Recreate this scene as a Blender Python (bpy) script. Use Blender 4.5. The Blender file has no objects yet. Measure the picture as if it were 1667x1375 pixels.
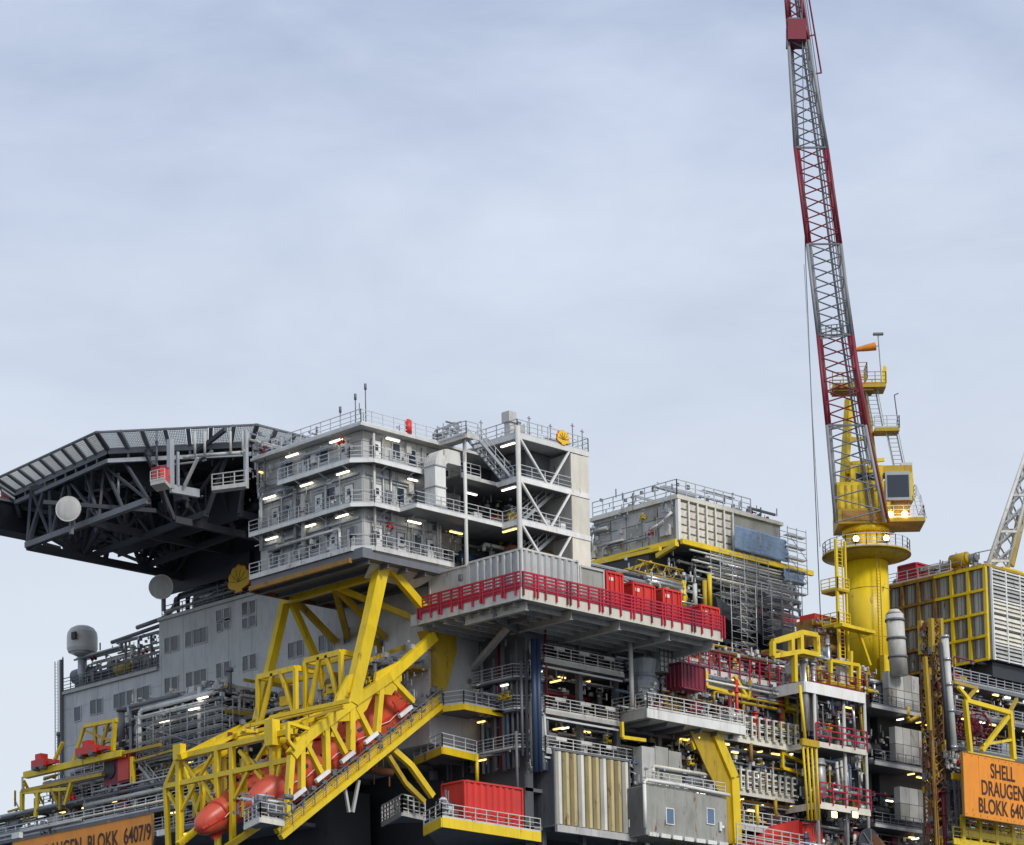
import bpy, math, random
from mathutils import Vector, Matrix
# ---------------------------------------------------------------- camera
SC = bpy.context.scene
COL = SC.collection
F, CX, CY = 4680.0, 833.5, 1570.0          # focal length and principal point in photo pixels
th, roll, yaw = math.radians(6.22), .02, math.radians(45.05)
up = Vector((-roll, math.cos(th), -math.sin(th))).normalized()
fh = Vector((0, 0, -1)); fh = (fh - up*fh.dot(up)).normalized()
rt = fh.cross(up)
WX = fh*math.cos(yaw) + rt*math.sin(yaw); WY = up.cross(WX)
R = Matrix((WX, WY, up))
CAM = Vector((-153.58, -170.11, 5.0))
cd = bpy.data.cameras.new('camera'); cam = bpy.data.objects.new('camera', cd); COL.objects.link(cam)
cam.matrix_world = Matrix.Translation(CAM) @ R.to_4x4()
cd.sensor_width = 36; cd.lens = 36*F/1667; cd.shift_y = (CY-687.5)/1667; cd.clip_end = 30000; cd.clip_start = .5
SC.camera = cam
SC.render.resolution_x, SC.render.resolution_y = 1024, 845

# ---------------------------------------------------------------- light, sky, exposure
SUN_EL, SUN_AZ = math.radians(38), math.radians(186)      # azimuth clockwise from +Y
w = bpy.data.worlds.new('World'); SC.world = w; w.use_nodes = True
nt = w.node_tree; N = nt.nodes; L = nt.links
bg = N['Background']; bg.inputs['Strength'].default_value = .1
sky = N.new('ShaderNodeTexSky'); sky.sky_type = 'NISHITA'; sky.sun_disc = False
sky.sun_elevation = SUN_EL; sky.sun_rotation = SUN_AZ; sky.dust_density = 2; sky.air_density = 1
tc = N.new('ShaderNodeTexCoord'); mp = N.new('ShaderNodeMapping'); mp.inputs['Scale'].default_value = (1, 1, 2.6)
n1 = N.new('ShaderNodeTexNoise'); n1.inputs['Scale'].default_value = 6.0; n1.inputs['Detail'].default_value = 7; n1.inputs['Roughness'].default_value = .56
n1.inputs['Distortion'].default_value = .15
cr = N.new('ShaderNodeValToRGB')
cr.color_ramp.elements[0].position = .34; cr.color_ramp.elements[0].color = (2.75, 3.3, 4.6, 1)
cr.color_ramp.elements[1].position = .68; cr.color_ramp.elements[1].color = (4.75, 5.3, 6.45, 1)
L.new(tc.outputs['Generated'], mp.inputs[0]); L.new(mp.outputs[0], n1.inputs['Vector']); L.new(n1.outputs[0], cr.inputs[0])
sp = N.new('ShaderNodeSeparateXYZ'); L.new(tc.outputs['Generated'], sp.inputs[0])
hr = N.new('ShaderNodeMapRange'); hr.inputs['From Min'].default_value = .44; hr.inputs['From Max'].default_value = .20
L.new(sp.outputs['Z'], hr.inputs['Value'])
mh = N.new('ShaderNodeMix'); mh.data_type = 'RGBA'; mh.inputs['B'].default_value = (5.15, 5.5, 5.95, 1)
L.new(hr.outputs[0], mh.inputs['Factor']); L.new(cr.outputs[0], mh.inputs['A'])
mx = N.new('ShaderNodeMix'); mx.data_type = 'RGBA'; mx.inputs['Factor'].default_value = .88
L.new(sky.outputs[0], mx.inputs['A']); L.new(mh.outputs['Result'], mx.inputs['B']); L.new(mx.outputs['Result'], bg.inputs['Color'])
sl = bpy.data.lights.new('sun', 'SUN'); sl.energy = 1.5; sl.angle = math.radians(12); sl.color = (1, .96, .9)
so = bpy.data.objects.new('sun', sl); COL.objects.link(so)
sd = Vector((math.sin(SUN_AZ)*math.cos(SUN_EL), math.cos(SUN_AZ)*math.cos(SUN_EL), math.sin(SUN_EL)))
so.rotation_euler = sd.to_track_quat('Z', 'Y').to_euler(); so.location = (0, 0, 300)
SC.view_settings.view_transform = 'Standard'; SC.view_settings.look = 'None'
SC.view_settings.gamma = 1; SC.view_settings.exposure = 0.58

# ---------------------------------------------------------------- helpers
def U(u, v, x=None, y=None, z=None):
    """point where the sight line through photo pixel (u,v) meets a real plane x=, y= or z= of the platform"""
    d = R @ Vector(((u-CX)/F, -(v-CY)/F, -1.0))
    if x is not None: k = (x-CAM.x)/d.x
    elif y is not None: k = (y-CAM.y)/d.y
    else: k = (z-CAM.z)/d.z
    return CAM + d*k
rnd = random.Random(7)
MATS = {}
def paint(name, rgb, rough=.5, dirt=.35, rust=0., metal=0., grime=(.09, .075, .06), var=.12, bump=.15):
    m = bpy.data.materials.new(name); m.use_nodes = True; nt = m.node_tree; N = nt.nodes; L = nt.links
    b = N['Principled BSDF']; b.inputs['Roughness'].default_value = rough; b.inputs['Metallic'].default_value = metal
    tc = N.new('ShaderNodeTexCoord')
    def noise(scale, det, sx=1, sz=1):
        mp = N.new('ShaderNodeMapping'); mp.inputs['Scale'].default_value = (sx, sx, sz); L.new(tc.outputs['Object'], mp.inputs[0])
        n = N.new('ShaderNodeTexNoise'); n.inputs['Scale'].default_value = scale; n.inputs['Detail'].default_value = det; n.inputs['Roughness'].default_value = .65
        L.new(mp.outputs[0], n.inputs['Vector']); return n
    def ramp(src, a, bb, hi=1.):
        r = N.new('ShaderNodeMapRange'); r.inputs['From Min'].default_value = a; r.inputs['From Max'].default_value = bb; r.inputs['To Max'].default_value = hi
        L.new(src, r.inputs['Value']); return r.outputs[0]
    def mix(fac, A, B):
        k = N.new('ShaderNodeMix'); k.data_type = 'RGBA'
        L.new(fac, k.inputs['Factor'])
        for nm, v in (('A', A), ('B', B)):
            if isinstance(v, tuple): k.inputs[nm].default_value = (*v, 1)
            else: L.new(v, k.inputs[nm])
        return k.outputs['Result']
    oi = N.new('ShaderNodeObjectInfo')
    hs = N.new('ShaderNodeHueSaturation'); hs.inputs['Color'].default_value = (*rgb, 1)
    L.new(ramp(oi.outputs['Random'], 0, 1, 1), hs.inputs['Value'])
    r0 = hs.inputs['Value'].links[0].from_node; r0.inputs['To Min'].default_value = 1-var; r0.inputs['To Max'].default_value = 1+var
    col = hs.outputs[0]
    n = noise(.55, 6, 1, .5)
    col = mix(ramp(n.outputs[0], .42, .75, dirt), col, tuple(c*.35+g*.4 for c, g in zip(rgb, grime)))
    ns = noise(2.2, 4, 1, .12)
    col = mix(ramp(ns.outputs[0], .52, .78, dirt*.9), col, tuple(c*.3+g*.5 for c, g in zip(rgb, grime)))
    if rust:
        nr = noise(1.3, 8, 1, .35)
        col = mix(ramp(nr.outputs[0], .66-rust*.22, .74-rust*.16), col, (.16, .055, .02))
    L.new(col, b.inputs['Base Color'])
    if bump:
        nb = noise(6, 4); bp = N.new('ShaderNodeBump'); bp.inputs['Strength'].default_value = bump; bp.inputs['Distance'].default_value = .05
        L.new(nb.outputs[0], bp.inputs['Height']); L.new(bp.outputs[0], b.inputs['Normal'])
    MATS[name] = m; return m
def glow(name, rgb, s):
    m = bpy.data.materials.new(name); m.use_nodes = True; b = m.node_tree.nodes['Principled BSDF']
    b.inputs['Base Color'].default_value = (*rgb, 1); b.inputs['Emission Color'].default_value = (*rgb, 1); b.inputs['Emission Strength'].default_value = s
    MATS[name] = m
paint('panel', (.50, .50, .475), .55, .5, .10)
paint('panel_light', (.62, .61, .57), .5, .5, .12)
paint('white', (.80, .80, .76), .5, .4, .06)
paint('cream', (.74, .71, .60), .5, .4, .12)
paint('quarters', (.58, .59, .59), .6, .38, .05)
paint('galv', (.42, .44, .46), .4, .4, .08, .3)
paint('rail', (.58, .60, .61), .5, .3, .05)
paint('rail_dark', (.17, .18, .20), .5, .3, .05)
paint('steel', (.16, .17, .19), .55, .5, .15)
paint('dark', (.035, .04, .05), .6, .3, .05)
paint('heli', (.050, .056, .068), .7, .3, 0)
paint('net', (.85, .86, .84), .6, .1, 0)
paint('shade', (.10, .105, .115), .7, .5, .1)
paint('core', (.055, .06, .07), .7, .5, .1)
paint('yellow', (.82, .58, .010), .42, .38, .16, grime=(.10, .07, .02), var=.06)
paint('yellow_old', (.50, .33, .012), .5, .6, .30, grime=(.08, .05, .02))
paint('ochre', (.36, .19, .03), .6, .6, .4)
paint('red', (.70, .035, .025), .45, .5, .14)
paint('crimson', (.50, .012, .045), .5, .5, .2)
paint('maroon', (.20, .012, .035), .5, .4, .1)
paint('boom_red', (.22, .012, .03), .5, .4, .1)
paint('boat', (.62, .085, .035), .4, .55, .03, grime=(.2, .05, .05))
paint('boom_grey', (.27, .28, .29), .5, .4, .1)
paint('rust', (.17, .075, .035), .8, .5, .6)
paint('rust_yellow', (.34, .20, .03), .8, .6, .7)
paint('beige', (.58, .47, .22), .55, .5, .34)
paint('box_grey', (.36, .36, .32), .55, .6, .35)
paint('stripe_grey', (.50, .51, .50), .5, .5, .25)
paint('blue', (.025, .055, .12), .5, .4, .1)
paint('bluegrey', (.12, .18, .27), .5, .4, .1)
paint('tarp', (.24, .35, .52), .6, .5, 0, bump=.6)
paint('plastic', (.30, .33, .36), .35, .4, 0, bump=.8)
paint('sign', (.86, .29, .012), .45, .34, .03, var=.04)
paint('ink', (.05, .02, .015), .6, .1, 0, var=0)
paint('logo_yellow', (.90, .55, .02), .4, .1, 0, var=0)
paint('logo_red', (.60, .03, .02), .4, .1, 0, var=0)
paint('glass', (.03, .04, .055), .12, .1, 0)
paint('pane', (.07, .085, .10), .2, .2, 0)
paint('pane_blue', (.10, .17, .28), .2, .2, 0)
paint('concrete', (.30, .30, .29), .8, .5, .05)
paint('silver', (.50, .51, .52), .3, .4, .05, .7)
paint('windsock', (.80, .27, .03), .6, .3, 0)
paint('louvre', (.60, .58, .53), .5, .55, .1)
paint('pipe_white', (.62, .62, .58), .45, .45, .1)
glow('lamp', (1, .93, .75), 2.2)
glow('lamp_warm', (1, .62, .18), 2.0)
glow('flood', (1, .60, .16), 9.0)

BASE = {}
def tagset(o, label=None, cat=None, group=None, kind=None):
    if label: o['label'] = label
    if cat: o['category'] = cat
    if group: o['group'] = group
    if kind: o['kind'] = kind
    return o
def thing(name, label, cat, base, group=None):
    o = bpy.data.objects.new(name, None); COL.objects.link(o); o.empty_display_size = .5
    o.location = Vector(base); BASE[o.name] = Vector(base)
    return tagset(o, label, cat, group)
class B:
    def __init__(s): s.v = []; s.f = []; s.sm = []
    def add(s, vs, fs, smooth=False):
        n = len(s.v); s.v += [Vector(q) for q in vs]; s.f += [tuple(i+n for i in f) for f in fs]; s.sm += [smooth]*len(fs); return s
    def box(s, x0, x1, y0, y1, z0, z1):
        x0, x1 = min(x0, x1), max(x0, x1); y0, y1 = min(y0, y1), max(y0, y1); z0, z1 = min(z0, z1), max(z0, z1)
        return s.add([(x0,y0,z0),(x1,y0,z0),(x1,y1,z0),(x0,y1,z0),(x0,y0,z1),(x1,y0,z1),(x1,y1,z1),(x0,y1,z1)],
                     [(0,3,2,1),(4,5,6,7),(0,1,5,4),(1,2,6,5),(2,3,7,6),(3,0,4,7)])
    def beam(s, p, q, w, h=None, upv=None):
        p, q = Vector(p), Vector(q); d = q-p
        if d.length < 1e-4: return s
        d.normalize(); h = h or w; u = Vector(upv or (0, 0, 1))
        if abs(d.dot(u)) > .97: u = Vector((1, 0, 0))
        a = d.cross(u).normalized()*w/2; b = a.cross(d).normalized()*h/2
        return s.add([p-a-b, p+a-b, p+a+b, p-a+b, q-a-b, q+a-b, q+a+b, q-a+b],
                     [(0,1,2,3),(7,6,5,4),(4,5,1,0),(5,6,2,1),(6,7,3,2),(7,4,0,3)])
    def ibeam(s, p, q, w, h, t=.05):
        p, q = Vector(p), Vector(q); d = (q-p).normalized(); a = d.cross(Vector((0,0,1))).normalized(); b = a.cross(d).normalized()
        s.beam(p, q, t, h-.02)
        for k in (-1, 1): s.beam(p+b*k*(h/2-t/2), q+b*k*(h/2-t/2), w, t)
        return s
    def tube(s, p, q, r, n=8, r2=None, cap=True):
        p, q = Vector(p), Vector(q); d = q-p
        if d.length < 1e-4: return s
        d.normalize(); u = Vector((0,0,1)) if abs(d.z) < .95 else Vector((1,0,0))
        a = d.cross(u).normalized(); b = a.cross(d); r2 = r if r2 is None else r2
        A = [math.tau*i/n for i in range(n)]
        vs = [p+(a*math.cos(t)+b*math.sin(t))*r for t in A]+[q+(a*math.cos(t)+b*math.sin(t))*r2 for t in A]
        s.add(vs, [((i+1)%n, i, n+i, n+(i+1)%n) for i in range(n)], True)
        if cap:
            s.f += [tuple(len(s.v)-2*n+i for i in range(n)), tuple(len(s.v)-n+i for i in reversed(range(n)))]; s.sm += [False]*2
        return s
    def path(s, pts, r, n=8):
        pts = [Vector(p) for p in pts]
        out = [pts[0]]
        for i in range(1, len(pts)-1):
            a, c, b = pts[i-1], pts[i], pts[i+1]
            k = min(r*2.5, (a-c).length*.4, (b-c).length*.4); p0 = c+(a-c).normalized()*k; p1 = c+(b-c).normalized()*k
            for t in (0, .33, .67, 1): out.append(p0.lerp(c, t).lerp(c.lerp(p1, t), t))
        out.append(pts[-1])
        for a, b in zip(out, out[1:]): s.tube(a, b, r, n)
        return s
    def poly(s, pts, t):
        """plate: polygon extruded by the vector t"""
        pts = [Vector(p) for p in pts]; t = Vector(t); n = len(pts)
        nr = Vector((0,0,0))
        for i in range(n): nr += (pts[i]-pts[0]).cross(pts[(i+1)%n]-pts[0])
        if nr.dot(t) > 0: pts = pts[::-1]
        return s.add(pts+[p+t for p in pts], [tuple(range(n)), tuple(reversed(range(n, 2*n)))]+[((i+1)%n, i, n+i, n+(i+1)%n) for i in range(n)])
    def rail(s, pts, h=1.1, sp=1.5, r=.03, rows=3, kick=True):
        pts = [Vector(p) for p in pts]; z = Vector((0,0,1))
        for a, b in zip(pts, pts[1:]):
            n = max(1, round((b-a).length/sp))
            for i in range(n+1): s.beam(a.lerp(b, i/n), a.lerp(b, i/n)+z*h, r*2)
            for k in range(rows): s.beam(a+z*h*(k+1)/rows, b+z*h*(k+1)/rows, r*(2 if k == rows-1 else 1.5))
            if kick: s.beam(a+z*.09, b+z*.09, .03, .16)
        return s
    def build(s, name, mat, parent=None, **kw):
        top = parent; base = Vector((0,0,0))
        if parent is not None: base = BASE[parent.name]
        me = bpy.data.meshes.new(name)
        me.from_pydata([v-base for v in s.v], [], s.f)
        me.polygons.foreach_set('use_smooth', s.sm); me.materials.append(MATS[mat]); me.update()
        o = bpy.data.objects.new(name, me); COL.objects.link(o)
        if parent is not None: o.parent = parent
        BASE[o.name] = base
        return tagset(o, **kw)
def piece(name, mat, parent, base, fn, cache={}):
    pass
def inst(src, parent, off):
    """copy of a part (shared mesh) shifted by off"""
    c = src.copy(); COL.objects.link(c); c.parent = parent; c.location = src.location+Vector(off); BASE[c.name] = BASE[src.name]; return c
def bx(name, mat, parent, x0, x1, y0, y1, z0, z1, **kw): return B().box(x0, x1, y0, y1, z0, z1).build(name, mat, parent, **kw)
def bm(name, mat, parent, p, q, w, h=None, **kw): w *= 1+rnd.uniform(-.05,.05); h = (h or w)*(1+rnd.uniform(-.03,.03)); return B().beam(p, q, w, h).build(name, mat, parent, **kw)
def lamp(parent, p, axis='x', ln=1.3, warm=False):
    """strip light: housing and lit tube"""
    p = Vector(p); d = Vector((ln/2, 0, 0)) if axis == 'x' else Vector((0, ln/2, 0))
    h = B().beam(p-d, p+d, .22, .1).build('strip_lamp', 'white', parent)
    z = Vector((0, 0, -.10)); B().beam(p-d*.94+z, p+d*.94+z, .16, .1).build('lamp_tube', 'lamp_warm' if warm else 'lamp', h)
def door(parent, x, y, z, face='y', w=.95, h=2.05, mat='panel_light', glass=True):
    if face == 'y':
        d = bx('door', mat, parent, x, x+w, y-.08, y-.005, z, z+h)
        bx('door_frame', 'rail_dark', d, x-.1, x+w+.1, y-.05, y-.003, z-.02, z+h+.1)
        if glass: bx('pane', 'glass', d, x+w*.3, x+w*.7, y-.10, y-.06, z+h*.6, z+h*.85)
        bx('door_handle', 'steel', d, x+w*.82, x+w*.9, y-.16, y-.06, z+1, z+1.08)
    else:
        d = bx('door', mat, parent, x-.08, x-.005, y, y+w, z, z+h)
        bx('door_frame', 'rail_dark', d, x-.05, x-.003, y-.1, y+w+.1, z-.02, z+h+.1)
        if glass: bx('pane', 'glass', d, x-.10, x-.06, y+w*.3, y+w*.7, z+h*.6, z+h*.85)
        bx('door_handle', 'steel', d, x-.16, x-.06, y+w*.1, y+w*.18, z+1, z+1.08)
def window(parent, x, y, z, w, h, face='y', frame='rail', pane='glass'):
    if face == 'y':
        f = B()
        for a in ((x-.08, x+w+.08, z-.08, z), (x-.08, x+w+.08, z+h, z+h+.08), (x-.08, x, z, z+h), (x+w, x+w+.08, z, z+h)): f.box(a[0], a[1], y-.09, y+.0, a[2], a[3])
        o = f.build('window', frame, parent); bx('pane', pane, o, x+.002, x+w-.002, y-.045, y-.01, z+.002, z+h-.002)
    else:
        f = B()
        for a in ((y-.08, y+w+.08, z-.08, z), (y-.08, y+w+.08, z+h, z+h+.08), (y-.08, y, z, z+h), (y+w, y+w+.08, z, z+h)): f.box(x-.09, x, a[0], a[1], a[2], a[3])
        o = f.build('window', frame, parent); bx('pane', pane, o, x-.045, x-.01, y+.002, y+w-.002, z+.002, z+h-.002)
def ladder(b, p, q, w=.45, side=(1,0,0), r=.035, sp=.3):
    p, q = Vector(p), Vector(q); s = Vector(side)*w/2
    b.beam(p-s, q-s, r*2); b.beam(p+s, q+s, r*2); n = max(1, int((q-p).length/sp))
    for i in range(1, n): c = p.lerp(q, i/n); b.beam(c-s, c+s, r)
    return b
def lattice(b, P, Q, n, chord, brace, close=True, xb=False):
    """truss between two closed lists of corner points P (start) and Q (end)"""
    m = len(P); P = [Vector(p) for p in P]; Q = [Vector(q) for q in Q]
    for p, q in zip(P, Q): b.tube(p, q, chord, 6)
    for j in range(m if close else m-1):
        k = (j+1) % m
        for i in range(n):
            a0, a1 = P[j].lerp(Q[j], i/n), P[j].lerp(Q[j], (i+1)/n); c0, c1 = P[k].lerp(Q[k], i/n), P[k].lerp(Q[k], (i+1)/n)
            if xb or i % 2 == 0: b.tube(a0, c1, brace, 4, cap=False)
            if xb or i % 2: b.tube(c0, a1, brace, 4, cap=False)
    return b
def stairs(parent, p, q, w, mat='galv', tread_mat='galv', side='y', name='stair'):
    """p top, q bottom; w in the given axis"""
    p, q = Vector(p), Vector(q); s = Vector((0, w, 0)) if side == 'y' else Vector((w, 0, 0))
    st = B()
    for k in (0, 1): st.beam(p+s*k, q+s*k, .08, .28)
    o = st.build('stringer', mat, parent)
    n = max(2, int(abs(p.z-q.z)/.26)); t = B()
    for i in range(1, n):
        c = p.lerp(q, i/n); d = (q-p); d.z = 0; d = d.normalized()*.14
        t.add([c-d, c+d, c+d+s, c-d+s, c-d+Vector((0,0,-.04)), c+d+Vector((0,0,-.04)), c+d+s+Vector((0,0,-.04)), c-d+s+Vector((0,0,-.04))],
              [(0,1,2,3),(7,6,5,4),(4,5,1,0),(5,6,2,1),(6,7,3,2),(7,4,0,3)])
    t.build('treads', tread_mat, parent)
    h = B()
    for k in (0, 1):
        h.rail([p+s*k, q+s*k], 1.0, 1.3, .025, 2, False)
    h.build('handrail', 'rail', parent)

# ---------------------------------------------------------------- clutter of a process deck: pipes, valves, boxes, tanks as parts
PAL = ['yellow', 'ochre', 'yellow_old', 'galv', 'pipe_white', 'steel', 'silver', 'yellow_old', 'rail_dark', 'cream', 'galv', 'steel', 'bluegrey', 'pipe_white', 'maroon', 'rust', 'panel', 'red']
def clutter(parent, x0, x1, y0, y1, z0, z1, seed, n=14, pal=PAL, small=40, along='x'):
    g = random.Random(seed)
    def P(a, d, z): return Vector((a, d, z)) if along == 'x' else Vector((d, a, z))
    a0, a1, d0, d1 = (x0, x1, y0, y1) if along == 'x' else (y0, y1, x0, x1)
    W = a1-a0; H = z1-z0
    for i in range(n):
        k = g.random(); m = g.choice(pal); r = g.choice([.06, .08, .1, .12, .16, .22])
        a, d, z = a0+g.random()*W, d0+g.random()*(d1-d0), z0+(.1+.85*g.random())*H
        if k < .34:      # long run overhead or at knee height with drops
            b = min(a1, a+W*(.3+.6*g.random())); z = z0+H*g.choice([.62, .7, .78, .86, .93, .2, .3])
            pts = [P(a, d, z), P(b, d, z)]
            if g.random() < .6: pts.append(P(b, d, max(z0, z-H*g.random()*.6)))
            if g.random() < .4: pts.insert(0, P(a, d, max(z0, z-H*g.random()*.6)))
            B().path(pts, r, 8).build('pipe', m, parent)
        elif k < .52:    # riser with flanges
            b = B().tube(P(a, d, z0), P(a, d, z0+H*(.5+.5*g.random())), r, 8)
            for q in range(3): zz = z0+H*(.15+.3*q); b.tube(P(a, d, zz), P(a, d, zz+.08), r*1.7, 8)
            b.build('pipe', m, parent)
        elif k < .64:    # cabinet
            wv, hv = .4+g.random()*.9, .5+g.random()*1.2; zz = z0+g.random()*.6
            c = B(); p, q = P(a, d, zz), P(a+wv, d+.5, zz+hv); c.box(p.x, q.x, p.y, q.y, p.z, q.z)
            c.box(p.x+.05, q.x-.05, p.y-.03, q.y+.03, p.z+.05, q.z-.05).build('cabinet', m, parent)
        elif k < .74:    # vessel on legs
            rr = .3+g.random()*.45; ln = 1+g.random()*1.6; zz = z0+rr+.4+g.random()*H*.3
            b = B().tube(P(a, d+rr, zz), P(a+ln, d+rr, zz), rr, 14).tube(P(a-.2, d+rr, zz), P(a, d+rr, zz), rr*.6, 14, rr).tube(P(a+ln, d+rr, zz), P(a+ln+.2, d+rr, zz), rr, 14, rr*.6)
            b.beam(P(a+.2, d+rr, zz), P(a+.2, d+rr, z0), .12); b.beam(P(a+ln-.2, d+rr, zz), P(a+ln-.2, d+rr, z0), .12)
            b.build('vessel', m, parent)
        elif k < .88:    # valve with wheel
            b = B().tube(P(a-.3, d, z), P(a+.3, d, z), .09, 8).tube(P(a-.3, d, z), P(a-.24, d, z), .18, 8).tube(P(a+.24, d, z), P(a+.3, d, z), .18, 8).tube(P(a, d, z), P(a, d, z+.4), .06, 6)
            c = P(a, d, z+.4)
            for t in range(8): b.tube(c+Vector((math.cos(t*.785), math.sin(t*.785), 0))*.22, c+Vector((math.cos((t+1)*.785), math.sin((t+1)*.785), 0))*.22, .03, 4)
            b.build('valve', g.choice(['red', 'yellow', 'bluegrey', 'galv', 'maroon']), parent)
        else:            # cable tray
            b = min(a1, a+W*.6); z = z0+H*(.75+.2*g.random())
            t = B().beam(P(a, d, z), P(b, d, z), .03, .14).beam(P(a, d+.4, z), P(b, d+.4, z), .03, .14)
            for q in range(int((b-a)/.4)): t.beam(P(a+q*.4, d, z-.05), P(a+q*.4, d+.4, z-.05), .05, .03)
            t.build('cable_tray', 'galv', parent)
    s = B()
    for i in range(small):
        a, d, z = a0+g.random()*W, d0+g.random()*(d1-d0), z0+g.random()*H
        k = g.random()
        if k < .35: s.beam(P(a, d, z), P(a+.1+.5*g.random(), d, z), .06+.08*g.random())
        elif k < .7: s.beam(P(a, d, z), P(a, d, z+.2+.7*g.random()), .05+.06*g.random())
        else: c = .08+.14*g.random(); p = P(a, d, z); s.box(p.x-c, p.x+c, p.y-c*.6, p.y+c*.6, p.z-c, p.z+c)
    if small: s.build('fittings', g.choice(['galv', 'pipe_white', 'rail_dark']), parent, kind='stuff')

# ================================================================ SETTING
sea = B(); sea.add([(-9000,-9000,0),(9000,-9000,0),(9000,9000,0),(-9000,9000,0)], [(0,1,2,3)])
m = paint('sea', (.025, .045, .06), .12, 0, 0, var=0, bump=.9)
sea.build('sea', 'sea', kind='structure')
sh = thing('concrete_shaft', 'single grey concrete shaft carrying the platform above the sea', 'shaft', (40, 25, 0))
B().tube((40,25,-20), (40,25,38), 11, 48, 9).build('shaft_wall', 'concrete', sh)

def plate_deck(name, label, cat, poly, ztop, t, mat, edge=None, group=None):
    b = poly[0]; o = thing(name, label, cat, (b[0], b[1], ztop-t), group)
    B().poly([(p[0], p[1], ztop-t) for p in poly], (0,0,t)).build('deck_plate', mat, o)
    return o
def container(name, label, x0, x1, y0, y1, z0, z1, mat, faces='xy', pitch=.62, rib=.36, depth=.09, group=None, frame=None, cat='container'):
    """corrugated box: body, frame posts and every rib a part. ribs on the -X and -Y faces"""
    o = thing(name, label, cat, (x0, y0, z0), group)
    bx('body', mat, o, x0, x1, y0, y1, z0, z1)
    frame = frame or mat
    f = B(); e = .12
    for a, b in ((x0, y0), (x1, y0), (x0, y1)): f.box(a-e/2-.04, a+e/2, b-e/2-.04, b+e/2, z0-.03, z1+.03)
    for z in (z0, z1): f.box(x0+e/2, x1-e/2, y0-e-.02, y0+.02, z-.09, z+.07); f.box(x0-e-.02, x0+.02, y0+e/2, y1-e/2, z-.09, z+.07)
    f.build('frame', frame, o)
    if 'y' in faces:
        n = int((x1-x0-.3)/pitch); s = None
        for i in range(n):
            xx = x0+.2+i*pitch
            if s is None: s = B().poly([(xx, y0, z0+.12), (xx+rib, y0, z0+.12), (xx+rib*.78, y0-depth, z0+.12), (xx+rib*.22, y0-depth, z0+.12)], (0,0,z1-z0-.25)).build('rib', mat, o)
            else: inst(s, o, (i*pitch, 0, 0))
    if 'x' in faces:
        n = int((y1-y0-.3)/pitch); s = None
        for i in range(n):
            yy = y0+.2+i*pitch
            if s is None: s = B().poly([(x0, yy, z0+.12), (x0, yy+rib, z0+.12), (x0-depth, yy+rib*.78, z0+.12), (x0-depth, yy+rib*.22, z0+.12)], (0,0,z1-z0-.25)).build('rib', mat, o)
            else: inst(s, o, (0, i*pitch, 0))
    return o

# ================================================================ ACCOMMODATION MODULE (upper, light grey)
LV = [64.6, 68.3, 72.0]
q = thing('accommodation_module', 'light grey three storey living quarters with railed walkways round every floor', 'building', (0,0,63.6))
bx('wall', 'panel', q, 1.3, 10, 1.3, 14.3, 64.5, 74.7)
bx('wall', 'panel', q, 10.002, 30, 3.1, 14.3, 64.5, 74.7)
bx('wall', 'panel_light', q, 9.9, 10.1, 1.25, 3.1, 64.55, 74.7)
bx('underframe', 'steel', q, .15, 16, .15, 14.35, 63.6, 64.45)
for i in range(7): B().ibeam((1+i*2.1, .3, 63.4), (1+i*2.1, 14.2, 63.4), .25, .4).build('floor_beam', 'steel', q)
bm('edge_beam', 'ochre', q, (.02, 1.5, 63.55), (.02, 14.3, 63.55), .35, .4)
bm('edge_beam', 'rust', q, (.2, 14.45, 63.5), (11, 14.45, 63.5), .3, .4)
bx('roof', 'panel_light', q, .25, 22.6, .25, 14.4, 74.72, 74.95)
# wall panels
P1 = P2 = None
for li, z in enumerate(LV):
    hgt = [3.45, 3.45, 2.6][li]; k3 = hgt/3
    for j in range(3):
        s = B().box(1.235, 1.3, 1.33, 2.50, z+.12+j*k3, z+.12+(j+1)*k3-.05).build('wall_panel', 'panel', q)
        for i in range(1, 11):
            if rnd.random() < .93: inst(s, q, (0, i*1.18, 0))
        s = B().box(1.33, 2.50, 1.235, 1.3, z+.12+j*k3, z+.12+(j+1)*k3-.05).build('wall_panel', 'panel_light' if j == 2 else 'panel', q)
        for i in range(1, 7):
            if rnd.random() < .93: inst(s, q, (i*1.22, 0, 0))
        s = B().box(10.3, 11.6, 3.04, 3.1, z+.12+j*k3, z+.12+(j+1)*k3-.05).build('wall_panel', 'panel', q)
        for i in range(1, 8): inst(s, q, (i*1.35, 0, 0))
# walkways
W = {0: [(0,14.35),(0,1.4),(1.4,0),(10.3,0),(10.3,3),(1.3,1.3),(1.3,14.35)],
     1: [(0,14.35),(0,1.4),(1.4,0),(4.2,0),(4.2,-2),(14.15,-2),(14.15,3),(1.3,3),(1.3,14.35)],
     2: [(0,10.5),(0,1.4),(1.4,0),(7.5,0),(7.5,1.3),(1.3,1.3),(1.3,10.5)]}
for k, pl in W.items():
    z = LV[k]
    out = {0: 4, 1: 6, 2: 4}[k]
    B().poly([(a+(.04 if a == 0 else 0), b, z-.12) for a, b in pl], (0,0,.09)).build('walkway_grating', 'steel', q)
    e = B()
    for a, b in zip(pl[:out], pl[1:out]): e.beam((*a, z-.12), (*b, z-.12), .1, .3)
    e.build('walkway_edge', 'white' if k else 'panel_light', q)
    rr = B().rail([(*a, z) for a in pl[:out]], 1.1, 1.35, .028, 3)
    rr.build('railing', 'rail', q)
    br = B()
    for yy in (2.5, 5.5, 8.5, 11.5, 14): 
        if yy < 10.6 or k < 2: br.beam((1.25, yy, z-.6), (.1, yy, z-.22), .08, .1)
    for xx in (3, 6): br.beam((xx, 1.25, z-.6), (xx, .1, z-.22), .08, .1)
    br.build('bracket', 'rail', q)
z = 72.0
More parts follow.
